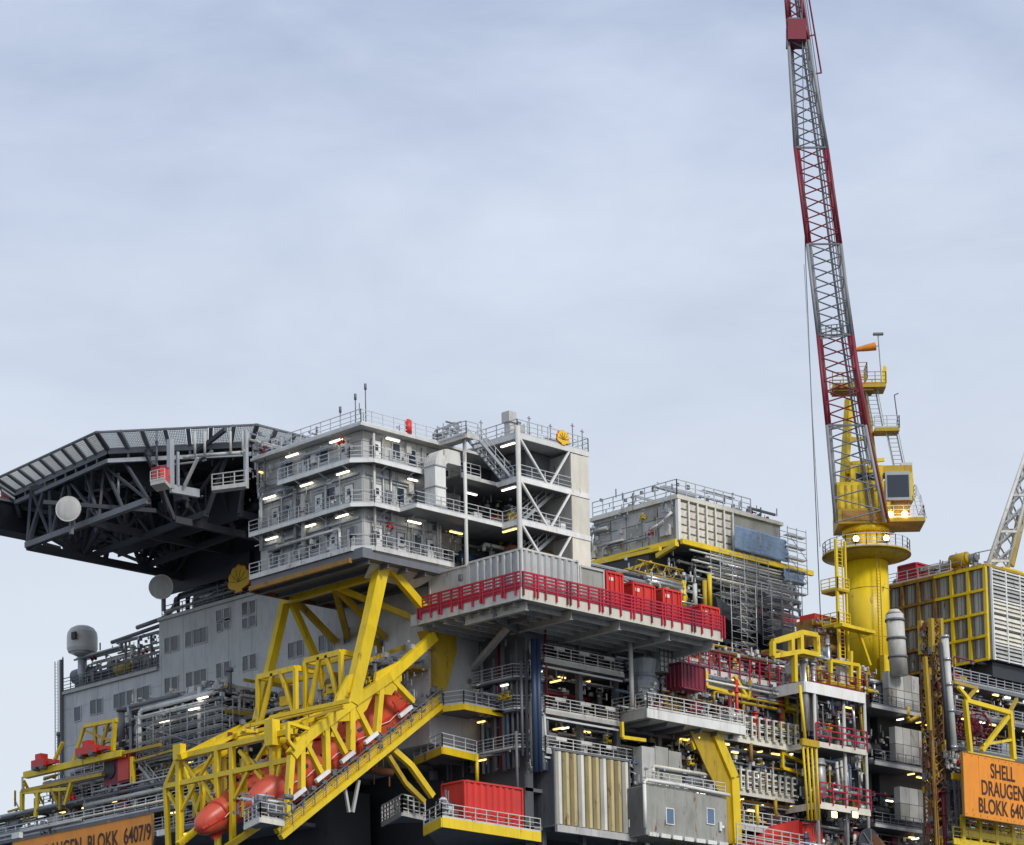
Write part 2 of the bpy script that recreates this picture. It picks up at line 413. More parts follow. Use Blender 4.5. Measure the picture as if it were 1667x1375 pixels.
e = B().poly([(9.9,-1.4,z-.14),(14.2,-1.4,z-.14),(14.2,3,z-.14),(9.9,3,z-.14)], (0,0,.12)); e.build('walkway_grating', 'steel', q)
B().beam((9.9,-1.45,z-.12), (14.1,-1.45,z-.12), .1, .3).build('walkway_edge', 'panel_light', q)
B().rail([(9.9,-1.45,z), (12.2,-1.45,z)], 1.1, 1.2, .028).build('railing', 'rail', q)
B().tube((9.9,-1.95,59.8), (9.9,-1.95,74.9), .16, 12).build('column', 'panel_light', q)
# sloping skirt under the lower walkway
B().poly([(1.5,.05,64.3),(10.3,.05,64.3),(8.2,2.5,62.7),(2.5,2.5,62.7)], (0,.1,.0)).build('skirt_plate', 'panel_light', q)
# doors, windows, lamps
for y_, z_ in ((2.2,64.6),(4.4,64.6),(9.2,64.6),(2.4,68.3),(6.2,68.3),(11.8,68.3),(3.0,72),(7.8,72)): door(q, 1.235, y_, z_, 'x', mat='white' if rnd.random() < .5 else 'panel_light')
for y_, z_ in ((6.6,65.7),(11.6,65.5),(9.0,69.3),(4.6,69.4),(5.4,73),(9.9,72.9)): window(q, 1.235, y_, z_, 1.0, 1.2, 'x')
for x_, z_ in ((2.3,64.6),(5.0,64.6),(8.4,64.6),(2.3,68.3),(2.3,72)): door(q, x_, 1.235, z_, mat='white')
for x_, z_ in ((6.9,65.6),(5.0,69.3),(7.3,69.4),(4.6,73),(6.4,72.8),(8.4,72.9)): window(q, x_, 1.235, z_, .8, 1.2)
for x_, z_ in ((10.6,64.6),(12.8,64.6),(11,68.3),(13,68.3),(17,68.3),(15,64.6),(12,72)): door(q, x_, 3.04, z_, mat='panel_light')
for x_, z_ in ((11.8,65.9),(14.2,65.9),(16.4,65.9),(12.1,69.5),(15.2,69.5),(11,73.2)): window(q, x_, 3.04, z_, .7, 1.0)
for y_, z_ in ((3.4,67.9),(7.5,67.9),(12.4,67.8),(3.2,71.5),(7.8,71.5),(12.6,71.4),(4.0,74.4),(9.6,74.4)): lamp(q, (.85, y_, z_), 'y', 1.6)
for x_, y_, z_ in ((6.5,.7,67.8),(6.6,.7,71.4),(4.2,.7,74.4)): lamp(q, (x_, y_, z_), 'x', 1.5)
for x_, z_, wm in ((11.2,67.7,True),(13.0,71.4,False)): lamp(q, (x_, .6, z_), 'x', 1.5, wm)
for y_, z_ in ((2.0,66.0),(3.7,69.7),(5.2,66.6),(8.6,65.9),(10.5,69.5),(6.8,73.1)): bx('cabinet', rnd.choice(['white','panel_light','steel']), q, .95, 1.22, y_, y_+.6, z_, z_+.7)
for x_, z_ in ((3.6,65.5),(6.2,70.2),(3.7,69.2),(6.0,73.6),(9.0,66.2)): bx('cabinet', rnd.choice(['white','panel_light','steel']), q, x_, x_+.55, .95, 1.22, z_, z_+.8)
cp = B()
for z_ in (67.4, 71.1): cp.beam((1.1, 1.6, z_), (1.1, 14.2, z_), .1, .22); cp.beam((1.6, 1.1, z_), (9.6, 1.1, z_), .1, .22)
for y_ in (3.9, 8.1, 11.3): cp.tube((1.1, y_, 64.6), (1.1, y_, 74.4), .07, 6)
for x_ in (3.4, 7.9): cp.tube((x_, 1.1, 64.6), (x_, 1.1, 74.4), .07, 6)
cp.build('conduit', 'galv', q)
clutter(q, .4, 1.2, 1.5, 14, 64.7, 74.5, 31, 12, ['panel_light','galv','white','steel','rail_dark'], 60, 'y')
clutter(q, 2, 9.5, .6, 1.2, 64.7, 74.5, 32, 8, ['panel_light','galv','white','steel'], 40)
clutter(q, 10.4, 20, 1.2, 3, 64.7, 67.9, 33, 12, ['panel_light','galv','white','steel','blue'], 40)
clutter(q, 10.4, 20, 0, 3, 68.4, 71.6, 34, 12, ['panel_light','galv','white','steel','blue'], 40)
# roof gear
B().rail([(.4,14.2,74.95),(.4,.4,74.95),(9.0,.4,74.95),(9.0,-2.6,74.95)], 1.15, 1.3, .03).build('roof_railing', 'rail', q)
clutter(q, .8, 12, 1, 14, 75, 76.6, 35, 16, ['steel','galv','panel','rail_dark','cream'], 50)
for x_, y_, h_ in ((.9, 1.6, 2.8), (1.0, 3.6, 2.2), (1.4, .9, 3.6), (2.6, 8.4, 1.9)):
    B().tube((x_, y_, 74.95), (x_, y_, 74.95+h_), .05, 6).tube((x_, y_, 74.95+h_-.5), (x_, y_, 74.95+h_), .11, 8).build('antenna', 'steel', q)
B().tube((5.8,.5,75.1), (5.8,.5,76.2), .3, 12).tube((5.8,.5,76.2), (5.8,.5,76.3), .18, 12).build('foam_bottle', 'red', q)
# roof platform and outside stair
B().poly([(9.2,.9,74.88),(9.2,-2.9,74.88),(10.6,-2.9,74.88),(10.6,.9,74.88)], (0,0,.12)).build('stair_landing', 'panel', q)
B().beam((9.2,.9,74.85),(9.2,-2.9,74.85),.1,.34).beam((9.2,-2.95,74.85),(10.6,-2.95,74.85),.1,.34).build('landing_edge', 'panel_light', q)
B().rail([(9.2,.9,75),(9.2,-2.9,75),(10.6,-2.9,75)], 1.1, 1, .03).rail([(10.6,-1.6,75),(10.6,.9,75)],1.1,1,.03).build('railing', 'rail', q)
bm('landing_brace', 'panel_light', q, (9.4,-2.6,74.6), (9.9,-1.9,72.6), .12)
stairs(q, (10.5,-2.95,74.9), (14.6,-2.95,72.05), 1.1)
clutter(q, 9.3, 11, -1, 2, 75, 76.8, 36, 8, ['steel','galv','rail_dark'], 30)
# ventilation duct with elbow
d = B(); d.box(6.7, 7.9, -1.7, -.4, 68.4, 72.2)
d.build('duct', 'white', q)
el = B(); n = 6
for i in range(n):
    a0, a1 = math.pi/2*i/n, math.pi/2*(i+1)/n
    def ep(a, r): return (7.9+.35-math.cos(a)*r, 72.2+math.sin(a)*r)
    (xa, za), (xb, zb), (xc, zc), (xd, zd) = ep(a0, 1.55), ep(a1, 1.55), ep(a1, .35), ep(a0, .35)
    el.poly([(xa,-1.75,za),(xb,-1.75,zb),(xc,-1.75,zc),(xd,-1.75,zd)], (0,1.4,0))
el.box(8.26, 9.6, -1.745, -.36, 72.56, 73.74); el.build('duct_elbow', 'panel_light', q)
for z_ in (68.6, 70.3, 72.1): bx('duct_flange', 'galv', q, 6.63, 7.97, -1.78, -.33, z_, z_+.1)
B().box(6.9,7.6,-.3,1.2,68.4,71.8).build('riser_cabinet', 'steel', q)

# ================================================================ STAIR TOWER
t = thing('stair_tower', 'open steel stair tower with V bracing and cream end wall beside the living quarters', 'stair tower', (14.2,-4,60.3))
X0, X1, X2, YF = 14.2, 20.6, 22.8, -4.0
B().tube((X0,YF,60.3),(X0,YF,76.4),.22,12).build('column', 'panel_light', t)
for z0, z1 in ((60.3,64.25),(64.35,68.0),(68.1,71.7),(71.8,75.3)):
    s = bx('end_wall_panel', 'cream', t, X1, X2, YF+.0, YF+.15, z0, z1)
    bx('end_wall_panel', 'panel', t, X1, X1+.15, YF+.16, 3, z0, z1)
    bx('end_wall_panel', 'cream', t, X2-.15, X2, YF+.16, 3, z0, z1)
for k, z in enumerate((64.6, 68.3, 72.0, 75.75)):
    nm = 'roof_plate' if k == 3 else 'floor_plate'
    bx(nm, 'steel' if k < 3 else 'panel', t, X0-.1, X1 if k < 3 else X2+.1, YF+.12, 3, z-.12, z-.02)
    e = B().beam((X0, YF, z-.18), (X2+.05, YF, z-.18), .16, .42).beam((X0-.05, YF+.1, z-.18), (X0-.05, (-2 if k in (1,) else -1.5 if k == 2 else 1), z-.18), .16, .42)
    e.build('edge_beam', 'white', t)
    if k == 3: B().rail([(X0-.05, 1, z), (X0-.05, YF, z), (X2, YF, z), (X2, 3, z)], 1.25, 1.2, .032).build('roof_railing', 'rail', t)
    else: B().rail([(X0, -2, z), (X0, YF, z), (X1, YF, z)], 1.1, 1.5, .025).build('railing', 'rail', t)
for zt, zb in ((75.5, 72.05), (71.8, 68.35), (68.1, 64.65)):
    xm = (X0+X1)/2+.35
    bm('brace', 'white', t, (X0+.1, YF-.02, zt), (xm-.25, YF-.02, zb), .17); bm('brace', 'white', t, (X1-.1, YF+.02, zt), (xm+.25, YF+.02, zb), .17)
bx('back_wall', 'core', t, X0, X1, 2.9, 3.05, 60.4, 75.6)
bx('shaft_box', 'steel', t, 17.6, X1-.1, -1.5, 2.8, 72.05, 75.5)
for z in (72.0, 68.3, 64.6):
    stairs(t, (X1-.6, -2.6, z), (X0+1.2, -2.6, z-3.6), 1.0)
    lamp(t, (X0+.2, -2.6, z-.5 if z != 72 else 75.2), 'y', 1.7, z == 68.3)
lamp(t, (X0+.2, -2.6, 71.4), 'y', 1.7)
bx('cabinet', 'blue', t, 15.2, 16.6, -1, -.4, 72.1, 73.9); bx('cabinet', 'white', t, 19.6, 20.2, -3.6, -3.2, 68.4, 69.1); bx('cabinet', 'white', t, 17.6, 18.3, -3.6, -3.2, 68.4, 69.1)
clutter(t, X0+.4, X1, -2, 2.5, 64.8, 67.8, 41, 10, small=30); clutter(t, X0+.4, X1, -2, 2.5, 68.4, 71.6, 42, 8, small=30)
clutter(t, X0+.3, X2, -3, 2, 75.9, 77.3, 43, 12, ['steel','galv','rail_dark','panel'], 40)
B().box(14.0,14.9,-3.2,-2.3,77.0,77.9).build('vent_hood', 'panel', t); B().box(14.15,14.75,-3.05,-2.45,75.8,77).build('vent_pipe', 'panel_light', t)
for x_, y_, h_ in ((11.8+2.6,.6,2.2),(16.0,-3.6,1.9),(21.0,-3.9,2.2),(22.2,-3.9,1.9),(19.2,-3.0,2)): B().tube((x_,y_,75.8),(x_,y_,75.8+h_),.045,6).beam((x_-.2,y_,75.8+h_*.9),(x_+.2,y_,75.8+h_*.9),.06).build('antenna', 'rail_dark', t)
for z_ in (62.4,65.8,69.2,73): bx('bracket', 'steel', t, X2, X2+.35, -3.7, -3.6, z_, z_+.08)

# shell shaped emblems -------------------------------------------------
def emblem(name, label, cx, y_or_x, cz, r, face='y', frame=None):
    o = thing(name, label, 'sign', (cx, y_or_x, cz-r) if face == 'y' else (y_or_x, cx, cz-r))
    def P(a, rr, off):
        hx, hz = math.sin(a)*rr, math.cos(a)*rr
        return (cx+hx, y_or_x-off, cz-r*.55+hz) if face == 'y' else (y_or_x-off, cx-hx, cz-r*.55+hz)
    T = (0, .1, 0) if face == 'y' else (.1, 0, 0)
    def outline(k, off):
        pts = []; n = 7
        for i in range(n):
            a0 = -1.75+3.5*i/n; a1 = -1.75+3.5*(i+1)/n
            for j in range(4):
                a = a0+(a1-a0)*j/4; bulge = .93+.09*math.sin(math.pi*j/4)
                L_ = r*(1.5-.33*abs(a/1.75)**1.6)
                pts.append(P(a, L_*bulge*k, off))
        pts += [P(1.75, r*1.12*k, off), P(2.5, r*.55*k, off), P(2.5, r*.75*k, off), P(-2.5, r*.75*k, off), P(-2.5, r*.55*k, off)]
        return pts
    B().poly(outline(1.0, 0), T).build('red_border', 'logo_red', o)
    B().poly(outline(.94 if r > 1 else .97, .06), T).build('yellow_shell', 'logo_yellow', o)
    s = B()
    for i in range(1, 7):
        a = -1.75+3.5*i/7; s.beam(P(a*.35, r*.15, .1), P(a, r*1.12*(1-.1*abs(a/1.75)), .1), r*.022, .05)
    if s.v: s.build('ray', 'ochre', o)
    if frame: frame(o)
    return o
p = U(916, 711, y=-4.08)
emblem('shell_emblem', 'small yellow and red scallop shell emblem on the stair tower roof railing', p.x, -4.12, p.z, .62)

# ================================================================ LOWER QUARTERS (grey wall with windows)
lq = thing('quarters_block', 'long grey windowed wall below and left of the living quarters', 'building', (10,3,44))
bx('wall', 'quarters', lq, 10, 28, 3.0, 14.2, 49.8, 63.3)
bx('wall', 'quarters', lq, 10, 28, 14.2, 39.6, 49.0, 66.75)
bx('wall', 'quarters', lq, 10, 28, 39.6, 54.6, 46.0, 62.3)
bx('recessed_wall', 'dark', lq, 15, 28, 3.1, 54, 38, 48.9)  # blackness under the lifeboats is put into this wall's dark colour
for i in range(9): B().ibeam((10.3,4+i*4,48.8),(15,4+i*4,48.8),.3,.5).build('floor_beam','steel',lq)
B().beam((9.95,14.2,66.85),(9.95,39.6,66.85),.35,.3).build('coping', 'panel', lq)
B().beam((9.9,39.7,62.25),(9.9,54.7,62.25),.35,.3).build('coping', 'panel', lq)
bm('corner_pipe', 'rail_dark', lq, (9.8,54.7,44), (9.8,54.7,65.6), .3)
lad = B(); ladder(lad, (9.5,55.1,45), (9.5,55.1,65.5), .5, (0,1,0)); lad.build('ladder', 'rail', lq)
for i in range(12):
    y_ = 41.2+i*1.0 if 0 else 16.2+i*3.3; zt_w = 66.6 if y_ < 39.6 else 62.1
    if abs(y_-39.6) > .2: bx('weld_seam', 'quarters', lq, 9.975, 9.999, y_, y_+.05, 49.2, zt_w)
for z_ in (53.1, 57.0, 60.6): bx('weld_seam', 'quarters', lq, 9.97, 9.998, 3.1, 54.4, z_, z_+.045)
WIN = [((122,1152),(132,1178)),((148,1141),(158,1168)),((158,1139),(167,1166)),((186,1131),(195,1157)),((196,1128),(205,1154)),((208,1125),(217,1151)),
       ((224,1121),(233,1146)),((234,1118),(244,1143)),((269,1105),(278,1131)),((281,1103),(290,1129)),((304,1096),(314,1123)),((317,1093),(327,1120)),((328,1090),(337,1116)),
       ((353,1081),(362,1108)),((366,1078),(375,1104)),((396,1069),(405,1095)),((408,1066),(418,1092)),
       ((269,1040),(277,1067)),((280,1037),(291,1064)),((303,1030),(313,1058)),((316,1026),(326,1055)),((327,1023),(337,1051)),((353,995),(362,1023)),((366,991),(375,1019)),((354,1013),(362,1036)),((366,1008),(375,1033)),
       ((395,982),(404,1010)),((407,979),(417,1006)),((395,1008),(404,1030)),((407,1004),(417,1026)),((470,1048),(480,1076)),((484,1044),(494,1072)),((520,1036),(530,1062)),((534,1040),(544,1066)),((560,1024),(572,1052)),((590,1048),(604,1076)),((612,1040),(626,1068))]
pv = []
for i, (a, b) in enumerate(WIN):
    p0, p1 = U(*a, x=10), U(*b, x=10)
    if i in (22,23,26,27): hh = 1.15
    else: hh = 1.35
    if i in (24,25,28,29): hh = .9
    window(lq, 10, p1.y, p0.z-hh, abs(p0.y-p1.y), hh, 'x', 'quarters', 'pane')
# balcony equipment behind the parapet at the far left
B().rail([(9.9,39.8,62.4),(9.9,54.6,62.4)], 1.3, 1.2, .035, 4).rail([(9.9,54.6,62.4),(9.9,54.6,65.7)],.2,1).build('railing', 'rail_dark', lq)
bx('parapet', 'steel', lq, 11.5, 11.7, 40, 53.5, 62.4, 64.0)
g = B()
for i in range(7): g.tube((11.2, 40.3+i*2.0, 62.4), (11.2, 40.3+i*2.0, 66.2 if i < 4 else 64.6), .12, 8)
g.beam((11.2,40,66.2),(11.2,47.5,66.2),.25); g.beam((11.2,40,65.2),(11.2,47.5,65.2),.14); g.beam((11.2,40,64.3),(11.2,53,64.3),.18)
g.build('pipe_support', 'rail_dark', lq)
clutter(lq, 10.3, 13, 40, 53.5, 62.5, 66.3, 51, 34, ['rail_dark','steel','galv','steel','yellow_old','dark','cream'], 120, 'y')
B().path([(11.2,44.5,67.2),(11.2,40.2,67.4),(11.2,38.6,68.3),(11.2,38.6,68.9),(11.2,18,69.0)], .22).build('pipe', 'rail_dark', lq)
B().path([(11.6,49,66.6),(11.6,39.4,67.0)], .2).build('pipe', 'steel', lq)
B().path([(10.6,39.5,67.7),(10.6,27,67.9),(10.6,26,68.6),(10.6,26,70.9)], .16).build('pipe', 'panel', lq)
B().rail([(10.2,15,67),(10.2,39.4,67)], 1.1, 1.5, .03).build('railing', 'rail_dark', lq)
clutter(lq, 10.8, 14, 15, 38, 67.1, 70, 52, 26, ['dark','steel','rail_dark'], 100, 'y')
bx('dark_backing_block', 'dark', lq, 14, 26, 14.5, 36, 66.8, 71.5)  # added dark block, backs the emblem with the black helideck region

# radome
p = U(134, 1062, x=10.8); o = thing('radome', 'white domed satellite radome on the far left balcony', 'radome', (p.x, p.y, 62.4))
c = B(); R0 = 1.5; prof = [(1.35,0),(1.5,.35),(1.5,1.5),(1.42,1.95),(1.15,2.35),(.7,2.58),(0,2.65)]
for (a, za), (b_, zb) in zip(prof, prof[1:]): c.tube((p.x,p.y,p.z+za), (p.x,p.y,p.z+zb), a, 24, max(b_, .01), cap=False)
c.add([(p.x+1.35*math.cos(i*math.tau/24), p.y+1.35*math.sin(i*math.tau/24), p.z) for i in range(24)], [tuple(reversed(range(24)))])
c.build('dome', 'white', o)
B().tube((p.x,p.y,62.4),(p.x,p.y,p.z-.4),.45,14).tube((p.x,p.y,p.z-.4),(p.x,p.y,p.z),.5,14,1.3).build('pedestal', 'galv', o)
bx('label_plate', 'ink', o, p.x-1.58, p.x-1.4, p.y-1.0, p.y-.35, p.z+1.0, p.z+1.7)

# ================================================================ HELIDECK
ZD = 77.8
h = thing('helideck', 'big dark octagonal helideck with light safety nets, cantilevered off the far left', 'helideck', (0,20,70))
OC = [(-6.8,41.6),(-8.6,24.3),(.4,13.6),(13,13.6),(24,23),(24,42),(12,52.5),(2.5,52.5)]
INN = [(-5.2,40.9),(-6.9,24.9),(1.1,15.2),(12.6,15.2),(22.6,23.7),(22.6,41.3),(11.7,51),(3.1,51)]
B().poly([(a, b, ZD-1.5) for a, b in INN], (0,0,.4)).build('deck_plate', 'heli', h)
e = B()
for i in range(8): a, b = INN[i], INN[(i+1)%8]; e.beam((*a, ZD-1.25), (*b, ZD-1.25), .2, .5)
e.build('deck_edge', 'steel', h)
for i in (7, 0, 1, 2, 3, 4):
    a0, a1, b0, b1 = [Vector((*q_, 0)) for q_ in (OC[i], OC[(i+1)%8], INN[i], INN[(i+1)%8])]
    n = max(4, round((a1-a0).length/1.95))
    for k in range(n):
        g0, g1 = k/n+.012, (k+1)/n-.012
        za, zb = Vector((0,0,ZD)), Vector((0,0,ZD-1.05))
        o0, o1, i1, i0 = a0.lerp(a1, g0)+za, a0.lerp(a1, g1)+za, b0.lerp(b1, g1)+zb, b0.lerp(b1, g0)+zb
        ct = (o0+o1+i0+i1)/4; s_ = .84
        c4 = [ct+(v-ct)*s_ for v in (o0, o1, i1, i0)]; nb_ = B()
        for m_ in range(10):
            f_ = m_/9
            nb_.beam(c4[0].lerp(c4[1], f_), c4[3].lerp(c4[2], f_), .062); nb_.beam(c4[0].lerp(c4[3], f_), c4[1].lerp(c4[2], f_), .062)
        nb_.build('safety_net', 'net', h)
    fr = B()
    for k in range(n+1):
        fr.beam(a0.lerp(a1, k/n)+Vector((0,0,ZD)), b0.lerp(b1, k/n)+Vector((0,0,ZD-1.1)), .34, .3)
        fr.beam(b0.lerp(b1, k/n)+Vector((0,0,ZD-1.1)), b0.lerp(b1, k/n)+Vector((0,0,ZD-2.3)), .16, .16)
    fr.beam(a0+Vector((0,0,ZD)), a1+Vector((0,0,ZD)), .14, .14)
    fr.beam(b0+Vector((0,0,ZD-1.1)), b1+Vector((0,0,ZD-1.1)), .14, .14)
    fr.build('net_frame', 'steel', h)
    B().beam(b0+Vector((0,0,ZD-2.1)), b1+Vector((0,0,ZD-2.1)), .3, .35).build('gutter', 'galv' if i in (1,) else 'steel', h)
# supporting trusses
def trussp(P0, P1, Q0, Q1, n, w=.4, mat='heli'):
    b = B(); P0, P1, Q0, Q1 = map(Vector, (P0, P1, Q0, Q1))
    b.beam(P0, P1, w, w*1.3); b.beam(Q0, Q1, w, w*1.3)
    for i in range(n+1):
        a, c_ = P0.lerp(P1, i/n), Q0.lerp(Q1, i/n); b.beam(a, c_, w*.7)
        if i < n:
            if i % 2: b.beam(a, Q0.lerp(Q1, (i+1)/n), w*.6)
            else: b.beam(c_, P0.lerp(P1, (i+1)/n), w*.6)
    return b.build('truss', mat, h)
zb, zt = 70.3, 76.2
trussp((-7.4,36,zb), (18,36,zb), (-5.4,36,zt), (18,36,zt), 6, .5)
trussp((-6,29,zb+1), (18,29,zb+1), (-5.4,29,zt), (18,29,zt), 6, .45)
trussp((-2,22,zb+.5), (18,22,zb+.5), (-5.0,22,zt), (18,22,zt), 6, .45)
trussp((1,16.8,zb+.5), (14,16.8,zb+.5), (2,16.8,zt), (14,16.8,zt), 3, .4)
for xx in (0, 6, 12): trussp((xx,20,zb+1), (xx,36,zb+.5), (xx,17,zt), (xx,48,zt), 4, .4)
trussp((-7.4,36.1,zb), (-7.0,19,zb+.6), (-5.6,38,zt), (-5.2,25,zt), 5, .35, 'heli')
bm('chord', 'steel', h, (-7.5,36,zb+.05), (-7.2,19,zb+.6), .5, .5)
for k, (x_, y_) in enumerate(((-1.5,36),(9.0,36))):       # fans of struts at the nodes
    f_ = B(); c_ = Vector((x_, y_, zb+.1))
    for a in range(9):
        an = math.radians(18+a*18); f_.beam(c_, c_+Vector((math.cos(an)*4.2, 0, math.sin(an)*4.0)), .26)
        if a % 2: f_.beam(c_, c_+Vector((0, -math.cos(an)*5, abs(math.sin(an))*5)), .22)
    f_.poly([c_+Vector((-1.2,-.1,-.1)), c_+Vector((1.2,-.1,-.1)), c_+Vector((.7,-.1,1.1)), c_+Vector((-.7,-.1,1.1))], (0,.2,0))
    f_.build('strut_fan', 'heli', h)
bs = B()
for i in range(22):
    a = Vector((rnd.uniform(-5,16), rnd.uniform(18,40), rnd.choice([zb+1, zb+3, zt-.6])))
    bs.beam(a, a+Vector((rnd.choice([-6,6,0]), rnd.choice([-6,6,8]), rnd.uniform(0,3))), .3, .35)
bs.build('bracing', 'heli', h)
for (xx, ya, yb, za, zc) in ((4,20,38,71.6,76.2),(10,16,40,69,76.2),(16,15,42,67,76.3)): bx('web_plate', 'heli', h, xx, xx+.12, ya, yb, za, zc)  # added plates, dark fill for the near-black shade between the trusses
bx('web_plate', 'heli', h, -1, 16, 33, 33.1, 72.4, 76.2); bx('web_plate', 'heli', h, -4, 12, 25, 25.1, 74.0, 76.2)
bx('web_plate', 'dark', h, 11, 24, 15, 36, 71.2, 76.3)  # added solid dark block closing the shaded helideck interior
for (a, b_) in (((255,700),(255,760)), ((185,730),(185,790)), ((140,745),(140,800)), ((100,790),(100,815))):    # hanging service pipes
    p0, p1 = U(*a, x=-4.5), U(*b_, x=-4.5)
    B().path([p0, p1, p1+Vector((2.5,-2.5,.4)), p1+Vector((2.5,-4.5,.9))], .11).build('drain_pipe', 'steel', h)
p0, p1 = U(193,812,x=-5.5), U(193,770,x=-5.5); B().tube(p0, p1, .12, 8).build('drain_pipe', 'galv', h)
# hung service platform (px 275..410)
A0, A1 = U(278,795,x=-6.8), U(278,715,x=-6.8)
fx = A0.x; fy = A0.y; fz = A0.z; tz = A1.z
e1 = U(333,800,z=fz); e2 = U(400,788,z=fz+.3)
B().beam((fx,fy,fz),(e1.x,fy-.3,fz),.35,.7).build('platform_beam', 'galv', h)
B().beam((fx,fy,fz),(fx,fy,tz),.45).build('hanger', 'galv', h)
B().beam((fx+.6,fy-.2,fz+.3),(fx+.6,fy-.2,tz-1.0),.22).build('hanger', 'galv', h)
B().beam((fx+1,fy-.6,fz+.3),U(322,745,x=fx+1),.22).build('hanger', 'panel', h)
B().path([U(300,745,x=-5.5),U(315,742,x=-5.5),U(400,736,y=U(315,742,x=-5.5).y-4),U(402,705,y=U(315,742,x=-5.5).y-4)], .16).build('drain_pipe', 'panel', h)
for uu in (317, 333, 375, 395): a = U(uu,702,z=75.9); B().tube(a, a+Vector((0,0,-2.0)), .11, 8).build('hanger', 'panel', h)
a = U(400,700,z=76.0); B().beam(a, a+Vector((0,0,-5)), .3).build('hanger', 'galv', h)
pa, pb = U(345,795,z=71.2), U(400,788,z=71.2)
B().poly([pa, pb, pb+Vector((1,1.2,0)), pa+Vector((1,1.2,0))], (0,0,.15)).build('platform_floor', 'galv', h)
B().beam(pa, pb, .12, .35).build('platform_edge', 'panel_light', h)
B().rail([pa, pb], 1.2, .9, .04).build('railing', 'panel', h)
pa, pb = U(245,790,z=71.0), U(268,785,z=71.0)
B().poly([pa, pb, pb+Vector((1.6,1.2,0)), pa+Vector((1.6,1.2,0))], (0,0,.3)).build('platform_floor', 'panel_light', h)
B().rail([pa+Vector((0,0,.3)), pb+Vector((0,0,.3))], .9, .7, .03).build('railing', 'panel', h)
ra = thing('fire_monitor_box', 'bright red box on the small ledge hung under the helideck', 'box', (pa.x+.3, pa.y-.2, pa.z+.3))
c_ = (pa+pb)/2+Vector((.7,.5,.3)); B().box(c_.x-.45,c_.x+.45,c_.y-.55,c_.y+.55,c_.z,c_.z+1.2).build('body','red',ra); B().box(c_.x-.5,c_.x+.5,c_.y-.6,c_.y+.6,c_.z+1.2,c_.z+1.3).build('lid','crimson',ra)
# pipework near the joint with the living quarters
for i in range(4):
    a = U(405+i*9, 715+i*2, y=13.5); b_ = U(470+i*4, 735+i*4, y=13.5)
    B().path([a, b_, b_+Vector((0,0,-1.2-.3*i))], .13).build('drain_pipe', 'panel_light' if i % 2 else 'panel', h)
clutter(h, -.5, 4, 12.4, 14.5, 72, 77, 61, 16, ['steel','panel','galv','rail_dark'], 60)
clutter(h, -3, 10, 17, 34, 72, 76, 62, 26, ['dark','heli','steel'], 60, 'y')
lamp(h, U(430,768,y=14), 'x', 1.2, True)
# outboard gangway, far left
gx = thing('outboard_gangway', 'dark boxed gangway with railing at the left edge behind the helideck', 'gangway', (2,47,70))
a = U(52,824,y=45); z0 = a.z
bx('box_girder', 'dark', gx, a.x-16, a.x+1.4, 44.5, 46.5, z0-2.9, z0-.3); bx('walkway_plate', 'galv', gx, a.x-16, a.x+6, 44.2, 46.8, z0-.28, z0-.1)
B().rail([(a.x-16,44.3,z0-.1),(a.x+6,44.3,z0-.1)],1.2,1.3,.035).build('railing','rail_dark',gx)
rb = thing('red_drum', 'small red drum standing on the gangway at the left edge', 'drum', (a.x-3.6,45.4,z0-.1))
bb = U(10,812,y=45.4); B().tube((bb.x,45.4,z0-.1),(bb.x,45.4,z0+1.6),.5,14).build('drum_shell','red',rb); B().tube((bb.x,45.4,z0+1.6),(bb.x,45.4,z0+1.7),.4,14).build('lid','crimson',rb)

# dishes
def dish(label, u, v, x, r, tilt=0):
    c = U(u, v, x=x); o = thing('satellite_dish', label, 'satellite dish', (x+.8, c.y, c.z-r-1), 'round grey dishes hung under the helideck')
    b = B(); nrm = Vector((-1, -.8, tilt)).normalized(); s1 = nrm.cross(Vector((0,0,1))).normalized(); s2 = s1.cross(nrm); n = 28
    pr = [(0,-.06),(.5,-.05),(.93,-.02),(1,0)]; V = []
    for rr, off in pr: V += [c+(s1*math.cos(i*math.tau/n)+s2*math.sin(i*math.tau/n))*r*max(rr,.001)-nrm*off*r*2 for i in range(n)]
    fs = [(k*n+i, k*n+(i+1)%n, (k+1)*n+(i+1)%n, (k+1)*n+i) for k in range(3) for i in range(n)]
    b.add(V, fs, True); b.tube(c-nrm*.45, c+nrm*.0, r*.97, n, r); b.build('reflector', 'panel', o)
    B().beam(c-nrm*.4, c-nrm*1.1, .5).beam(c-nrm*1.0+Vector((0,0,.3)), c-nrm*1.0-Vector((0,0,r+.9)), .3).build('mount', 'steel', o)
    rm = B()
    for i in range(n): rm.beam(V[3*n+i], V[3*n+(i+1)%n], .08)
    rm.build('rim', 'panel_light', o)
dish('pale round dish on the left underside of the helideck', 111, 828, -9.2, 1.08)
dish('darker round dish lower down at the right end of the helideck girder', 262, 955, 5.0, 1.1)

# big shell emblem on a dark backing added for the shaded helideck region
p = U(386, 938, x=9)
def bigframe(o):
    B().box(9.35, 9.6, p.y-1.3, p.y+1.1, p.z-1.0, p.z+2.2).build('backing_frame', 'dark', o)
emblem('shell_emblem', 'large yellow and red scallop shell emblem below the dark helideck framing', p.y, 9.2, p.z, 1.25, 'x', bigframe)

